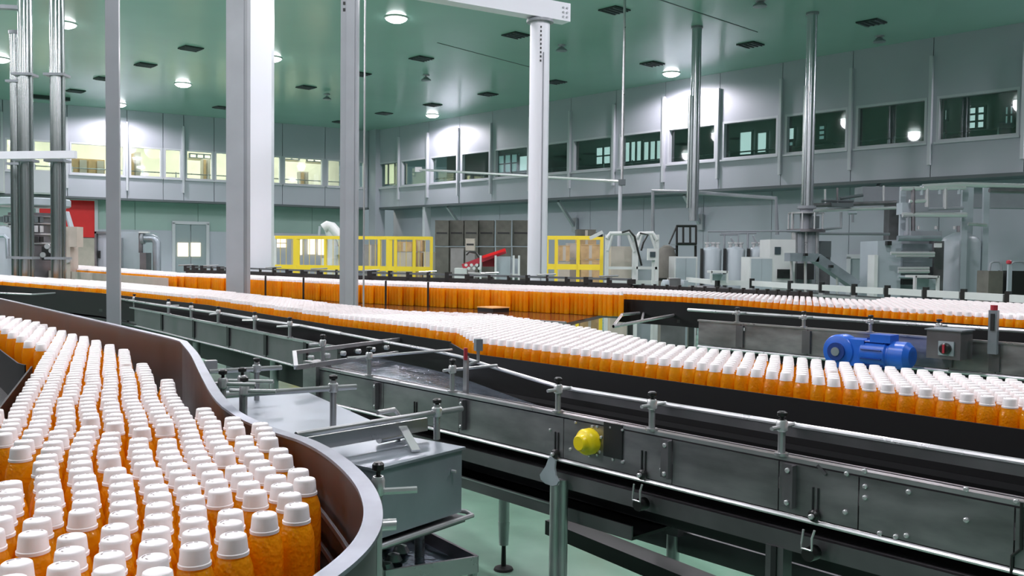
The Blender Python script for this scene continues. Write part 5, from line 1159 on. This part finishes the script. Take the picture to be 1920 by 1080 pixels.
# pipe trays under the gallery at right
py_ = thing('pipe_rack', 'hanging rack of steel trays and pipes beneath the right gallery', 'pipe rack', PY(1610, 385, 21))
for pts, rr, m in (([(1525, 395), (1575, 393), (1680, 390)], 0.035, 'steel_bright'), ([(1525, 385), (1680, 380)], 0.05, 'steel_panel'), ([(1540, 377), (1600, 377)], 0.03, 'dark_trim'), ([(1577, 398), (1577, 427), (1545, 430)], 0.03, 'post_dark'), ([(1530, 438), (1668, 439)], 0.03, 'post_dark'), ([(1547, 355), (1547, 383)], 0.025, 'steel_bright'), ([(1570, 352), (1570, 383)], 0.025, 'steel_panel'), ([(1657, 348), (1657, 380)], 0.025, 'steel_bright'), ([(1575, 372), (1618, 366)], 0.035, 'dark_trim'), ([(1599, 400), (1599, 417)], 0.03, 'post_dark'), ([(1590, 399), (1606, 399)], 0.04, 'cabinet')):
    ptube(py_, 'pipe_run', pts, 20.5, rr, m, 8)
pbox(py_, 'wide_duct', 1618, 1690, 350, 378, 21, 'post_dark', 0.5); pbox(py_, 'wide_duct', 1700, 1800, 356, 398, 19.8, 'post_dark', 0.4); pbox(py_, 'wide_duct', 1822, 1960, 364, 390, 18.6, 'post_dark', 0.4); pbox(py_, 'vertical_duct', 1668, 1690, 380, 450, 20.8, 'steel_panel', 0.3); pbox(py_, 'tray_box', 1560, 1600, 380, 388, 20.4, 'dark_trim', 0.3)
fr_ = bthing('frame_rack', 'tall pale steel frame of pipes standing over the roller machine', 'frame', 1688, 1815, 450, 16.5)
for px, Y in ((1692, 16.5), (1808, 16.5), (1818, 17.2), (1848, 17.2)): pbox(fr_, 'upright', px-2.6, px+2.6, 350, 540, Y, 'cabinet', 0.06, zb=0)
for pts, rr, m in (([(1690, 354), (1810, 352)], 0.04, 'steel_bright'), ([(1730, 350), (1800, 346), (1960, 350)], 0.045, 'steel_bright'), ([(1692, 403), (1812, 403)], 0.045, 'steel_bright'), ([(1705, 377), (1712, 378), (1740, 376)], 0.035, 'steel_bright'), ([(1738, 352), (1738, 388)], 0.04, 'steel_bright'), ([(1772, 352), (1772, 392)], 0.04, 'steel_bright'), ([(1740, 392), (1806, 390)], 0.03, 'post_dark'), ([(1728, 348), (1728, 366)], 0.03, 'cabinet'), ([(1762, 346), (1762, 364)], 0.03, 'cabinet'), ([(1798, 345), (1798, 364)], 0.03, 'cabinet'), ([(1702, 403), (1702, 440)], 0.03, 'post_dark'), ([(1712, 352), (1712, 440)], 0.04, 'steel_panel'), ([(1815, 420), (1850, 422)], 0.03, 'steel'), ([(1855, 357), (1960, 360)], 0.04, 'steel_panel')):
    ptube(fr_, 'pipe_run', pts, 16.3, rr, m, 8)
pbox(fr_, 'junction_box', 1692, 1710, 380, 402, 16.4, 'cabinet', 0.25)
# roller machine and tank
rl = bthing('roller_machine', 'grey machine with stacked horizontal rollers beside the big round tank', 'machine', 1645, 1770, 500, 16)
pbox(rl, 'left_housing', 1646, 1688, 452, 540, 16, 'cabinet', 0.8, zb=0); pbox(rl, 'right_cheek', 1752, 1768, 452, 540, 16.1, 'steel_panel', 0.6, zb=0); pbox(rl, 'core', 1688, 1756, 450, 540, 16.3, 'post_dark', 0.5, zb=0)
for py, rr, m, x0, x1 in ((447, 0.05, 'steel_light', 1683, 1764), (475, 0.03, 'steel_bright', 1670, 1752), (480, 0.02, 'steel_bright', 1680, 1752), (503, 0.025, 'steel_bright', 1684, 1742), (509, 0.03, 'steel_bright', 1684, 1742), (519, 0.025, 'cabinet', 1684, 1730)):
    ptube(rl, 'roller', [(x0, py), (x1, py)], 15.8, rr, m, 12)
for py0, py1, m in ((457, 470, 'steel_light'), (484, 500, 'steel_light'), (524, 534, 'dark_inner')): pbox(rl, 'web_panel', 1692, 1748, py0, py1, 15.95, m, 0.1)
pbox(rl, 'blue_grey_hood', 1708, 1766, 433, 446, 16.2, 'post_dark', 0.5); pbox(rl, 'side_bracket', 1756, 1766, 456, 464, 15.8, 'white_paint', 0.1)
for px in (1722, 1755, 1790): ptube(rl, 'hood_stud', [(px, 430), (px, 424)], 16.3, 0.03, 'steel_bright', 8)
pbox(rl, 'side_door', 1640, 1645, 478, 540, 15.9, 'white_paint', 0.3, zb=0); pbox(rl, 'dark_knob', 1664, 1672, 452, 460, 15.9, 'knob_black', 0.1)
tk = bthing('round_tank', 'large grey round tank with sloping shoulder at right', 'tank', 1767, 1835, 500, 17)
c = fl(1800, 500, 17.3); R_ = 34/1700*17.3; z1 = zt(1800, 455, 17.3)
MB().lathe([(R_, 0.25), (R_, z1), (R_*0.85, z1+0.1), (R_*0.3, z1+0.2)], c, n=28).build('shell', 'cabinet', parent=tk)
MB().lathe([(0.08, z1+0.18), (0.08, z1+0.32)], c, n=12).build('top_port', 'steel_panel', parent=tk)
MB().lathe([(R_*1.02, 0.9), (R_*1.02, 0.95)], c, n=28).build('band', 'steel', parent=tk)
for k in range(4): an = k*math.pi/2+0.6; MB().box(c+Vector((math.cos(an)*R_*0.8, math.sin(an)*R_*0.8, 0.14)), (0.06, 0.06, 0.28)).build('leg', 'steel', parent=tk, smooth=0)
# wheeled bins at far right
for a, b, m, lb in ((1854, 1880, 'crate_dark', 'dark wheeled bin with looped handle right of the round tank'), (1894, 1925, 'knob_black', 'black rounded bin cut by the right edge of the photo')):
    r = bthing('wheeled_bin', lb, 'bin', a, b, 520, 14); pbox(r, 'bin_body', a, b, 508, 540, 14, m, 0.35, zb=0.1)
    ptube(r, 'loop_handle', [(a+1, 508), (a+3, 494), (a+8, 491), (b-7, 491), (b-3, 496), (b-2, 508)], 14.1, 0.016, 'post_dark', 6)
    for px in (a+3, b-3): c = fl(px, 540, 14.1); MB().lathe([(0.05, -0.02), (0.05, 0.02)], c+Vector((0, 0, 0.05)), axis=(1, 0, 0), n=12).build('wheel', 'rubber', parent=r)
sp_ = bthing('thin_post', 'thin pale post with pinkish knob near the right edge', 'post', 1892, 1895, 520, 10.8)
pbox(sp_, 'shaft', 1891, 1895, 495, 600, 10.8, 'cabinet', 0.03, zb=0); c = PY(1893, 491, 10.8); MB().lathe([(0.012, 0), (0.03, 0.01), (0.03, 0.04), (0.012, 0.05)], Vector((c.x, c.y+0.015, c.z-0.03)), n=12).build('knob', 'red_machine', parent=sp_)
# white guarded conveyor before the machines on the right
wc = thing('guarded_conveyor', 'long low conveyor with white guard bars in front of the right machines', 'conveyor', PZ(1600, 546, drop=0.38).xy.to_3d())
WG = [(1288, 524), (1345, 530), (1410, 531), (1482, 536), (1541, 539), (1602, 543), (1664, 546), (1736, 550), (1807, 554), (1890, 559), (1990, 565)]
wg = plan(WG, 0.38)
for i in range(len(wg)-1):
    a, b = wg[i], wg[i+1]; t = (b-a).normalized()*0.04
    MB().bar(a+t, b-t, 0.05, 0.075).build('guard_bar', 'white_paint', parent=wc, smooth=0)
    MB().box((b.x, b.y, H-0.38), (0.05, 0.06, 0.14), RZ).build('bar_clamp', 'knob_black', parent=wc, smooth=0)
    MB().box((b.x, b.y, (H-0.45)/2), (0.06, 0.06, H-0.45), RZ).build('leg', 'steel', parent=wc, smooth=0)
MB().strip(offs(wg, 0.05), H-0.75, H-0.48, 0.02).build('side_frame', 'steel_panel', parent=wc); MB().strip(offs(wg, -0.03), H-0.50, H-0.47, 0.03).build('lower_bar', 'steel', parent=wc)
ribbon(offs(wg, 0.0), offs(wg, 0.5), H-0.50, H-0.48).build('belt', 'belt_black', parent=wc)
for a, b, c0, d0, Y, lb in ((1334, 1364, 508, 530, 13.2, 'small white open frame over the guarded conveyor near the tanks'), (1717, 1760, 517, 547, 11.0, 'pale open box frame over the guarded conveyor before the roller machine')):
    r = thing('open_frame', lb, 'frame', PY((a+b)/2, d0, Y))
    for px in (a, b): pbox(r, 'upright', px-1.5, px+1.5, c0, d0, Y, 'white_paint', 0.05)
    pbox(r, 'top_bar', a, b, c0, c0+4, Y, 'white_paint', 0.3); pbox(r, 'inner_panel', a+2, b-2, c0+6, d0-4, Y+0.25, 'cabinet', 0.03)
# left background: cabinets with elbow pipe
lcb = bthing('machine_cabinet', 'wide grey cabinet low at left, with an elbow pipe at its right side', 'cabinet', 228, 270, 470, 22)
pbox(lcb, 'carcass', 226, 272, 434, 510, 22, 'cabinet', 0.8, zb=0.1); pbox(lcb, 'door', 230, 268, 438, 505, 21.97, 'cabinet', 0.04, zb=0.2); pbox(lcb, 'plinth', 228, 270, 560, 565, 22.05, 'dark_inner', 0.7, zb=0); pbox(lcb, 'dark_panel', 223, 229, 446, 500, 21.9, 'post_dark', 0.1)
lcb = bthing('machine_cabinet', 'narrow grey frame cabinet between the red door and the slender post', 'cabinet', 178, 205, 470, 21.5)
pbox(lcb, 'carcass', 180, 205, 436, 510, 21.6, 'wall_low', 0.6, zb=0.1); pbox(lcb, 'frame_post', 177, 181, 434, 510, 21.5, 'steel_panel', 0.08, zb=0); pbox(lcb, 'frame_post', 203, 207, 434, 510, 21.5, 'steel_panel', 0.08, zb=0); pbox(lcb, 'top_bar', 177, 207, 434, 438, 21.5, 'steel_panel', 0.08); pbox(lcb, 'door_handle', 184, 187, 470, 484, 21.55, 'knob_black', 0.08)
ep = bthing('elbow_pipe', 'light grey elbow pipe bending down beside the wide cabinet at left', 'pipe', 262, 300, 470, 20.5)
P = [PY(266, 447, 20.5), PY(286, 447, 20.5), PY(291, 449, 20.5), PY(294, 455, 20.5)]; P.append(Vector((P[-1].x, P[-1].y, 0.02)))
MB().tube(P, 0.09, 12).build('pipe_run', 'steel_light', parent=ep); MB().lathe([(0.13, 0), (0.13, 0.06)], P[0], axis=(1, 0, 0), n=16).build('flange', 'post_dark', parent=ep); pbox(ep, 'pump_body', 262, 274, 474, 500, 20.4, 'steel_panel', 0.3, zb=0); pbox(ep, 'white_tag', 260, 278, 434, 437, 20.4, 'white_paint', 0.1)
ptube(ep, 'feeder_stub', [(264, 436), (264, 474)], 20.5, 0.05, 'steel_panel', 8)
# filling machine at far left
fm = bthing('filling_machine', 'large grey rotary filling machine behind the chrome pipes at far left', 'machine', 20, 140, 450, 17)
c = fl(62, 450, 17.4)
def disc(name, r0, py0, py1, m, n=28, cc=None):
    q = cc or c; z0, z1 = zt(62, py1, 17.4), zt(62, py0, 17.4); return MB().lathe([(r0*0.96, z0), (r0, z0+0.02), (r0, z1-0.02), (r0*0.96, z1)], (q.x, q.y, 0), n=n).build(name, m, parent=fm)
MB().lathe([(0.42, 0), (0.42, zt(62, 400, 17.4))], c, n=28).build('drum', 'steel_panel', parent=fm)
disc('top_plate', 0.66, 373, 388, 'cabinet'); disc('ring', 0.50, 405, 408, 'steel'); disc('ring', 0.50, 418, 421, 'steel_bright'); disc('ring', 0.48, 438, 441, 'steel_bright'); disc('ring', 0.50, 455, 458, 'steel_bright')
for k in range(12):
    an = -math.pi*0.95+k*0.17+0.3; d = Vector((math.cos(an)*0.52, math.sin(an)*0.52, 0))
    for py0, py1, m in ((408, 418, 'dark_trim'), (424, 436, 'steel_bright'), (444, 454, 'knob_black')):
        z0, z1 = zt(62, py1, 17.4), zt(62, py0, 17.4); MB().box(c+d+Vector((0, 0, (z0+z1)/2)), (0.06, 0.06, z1-z0), an).build('filling_valve', m, parent=fm, smooth=0)
pbox(fm, 'side_tower', 118, 132, 425, 490, 16.6, 'beige', 0.3, zb=0); pbox(fm, 'side_head', 128, 144, 425, 463, 16.5, 'beige', 0.25); pbox(fm, 'dark_gear', 78, 106, 462, 488, 16.7, 'knob_black', 0.3); ptube(fm, 'side_arm', [(100, 378), (108, 400), (126, 400), (134, 428)], 16.8, 0.05, 'cabinet')
for k, (px, py) in enumerate(((82, 478), (98, 470), (90, 462), (128, 488))): MB().lathe([(0.02, 0), (0.05, 0.01), (0.05, 0.04)], PY(px, py, 16.6), axis=(0, -1, 0), n=12).build('round_fitting', 'steel_bright', parent=fm)
lt2 = bthing('side_hopper', 'rounded grey hopper with bent handle at the left edge', 'hopper', -10, 20, 470, 16.2)
c = fl(6, 470, 16.2); zh = zt(6, 424, 16.2); MB().lathe([(0.22, 0), (0.22, zh-0.25), (0.12, zh-0.03), (0.03, zh)], c, n=20).build('hopper_shell', 'cabinet', parent=lt2); MB().tube([PY(-6, 443, 15.9), PY(8, 442, 15.9), PY(14, 448, 15.9), PY(15, 485, 15.9)], 0.035, 8).build('bent_handle', 'steel_light', parent=lt2)
for (a, b, c0, d0, lb) in ((58, 101, 318, 365, 'pale square wall cabinet behind the chrome pipes'), (-20, 9, 296, 362, 'pale wall cabinet cut by the left edge')):
    p, q = PP(a, c0, CORNER-LN*0.12, LN), PP(b, d0, CORNER-LN*0.12, LN); r = thing('wall_cabinet', lb, 'cabinet', (p+q)/2, lrz)
    MB().box((p+q)/2, (abs((q-p).dot(LD)), 0.22, abs(p.z-q.z)), lrz).build('carcass', 'white_paint', parent=r, smooth=0); MB().box((p+q)/2-LN*0.13, (abs((q-p).dot(LD))-0.1, 0.03, abs(p.z-q.z)-0.1), lrz).build('door', 'wall_trim', parent=r, smooth=0)
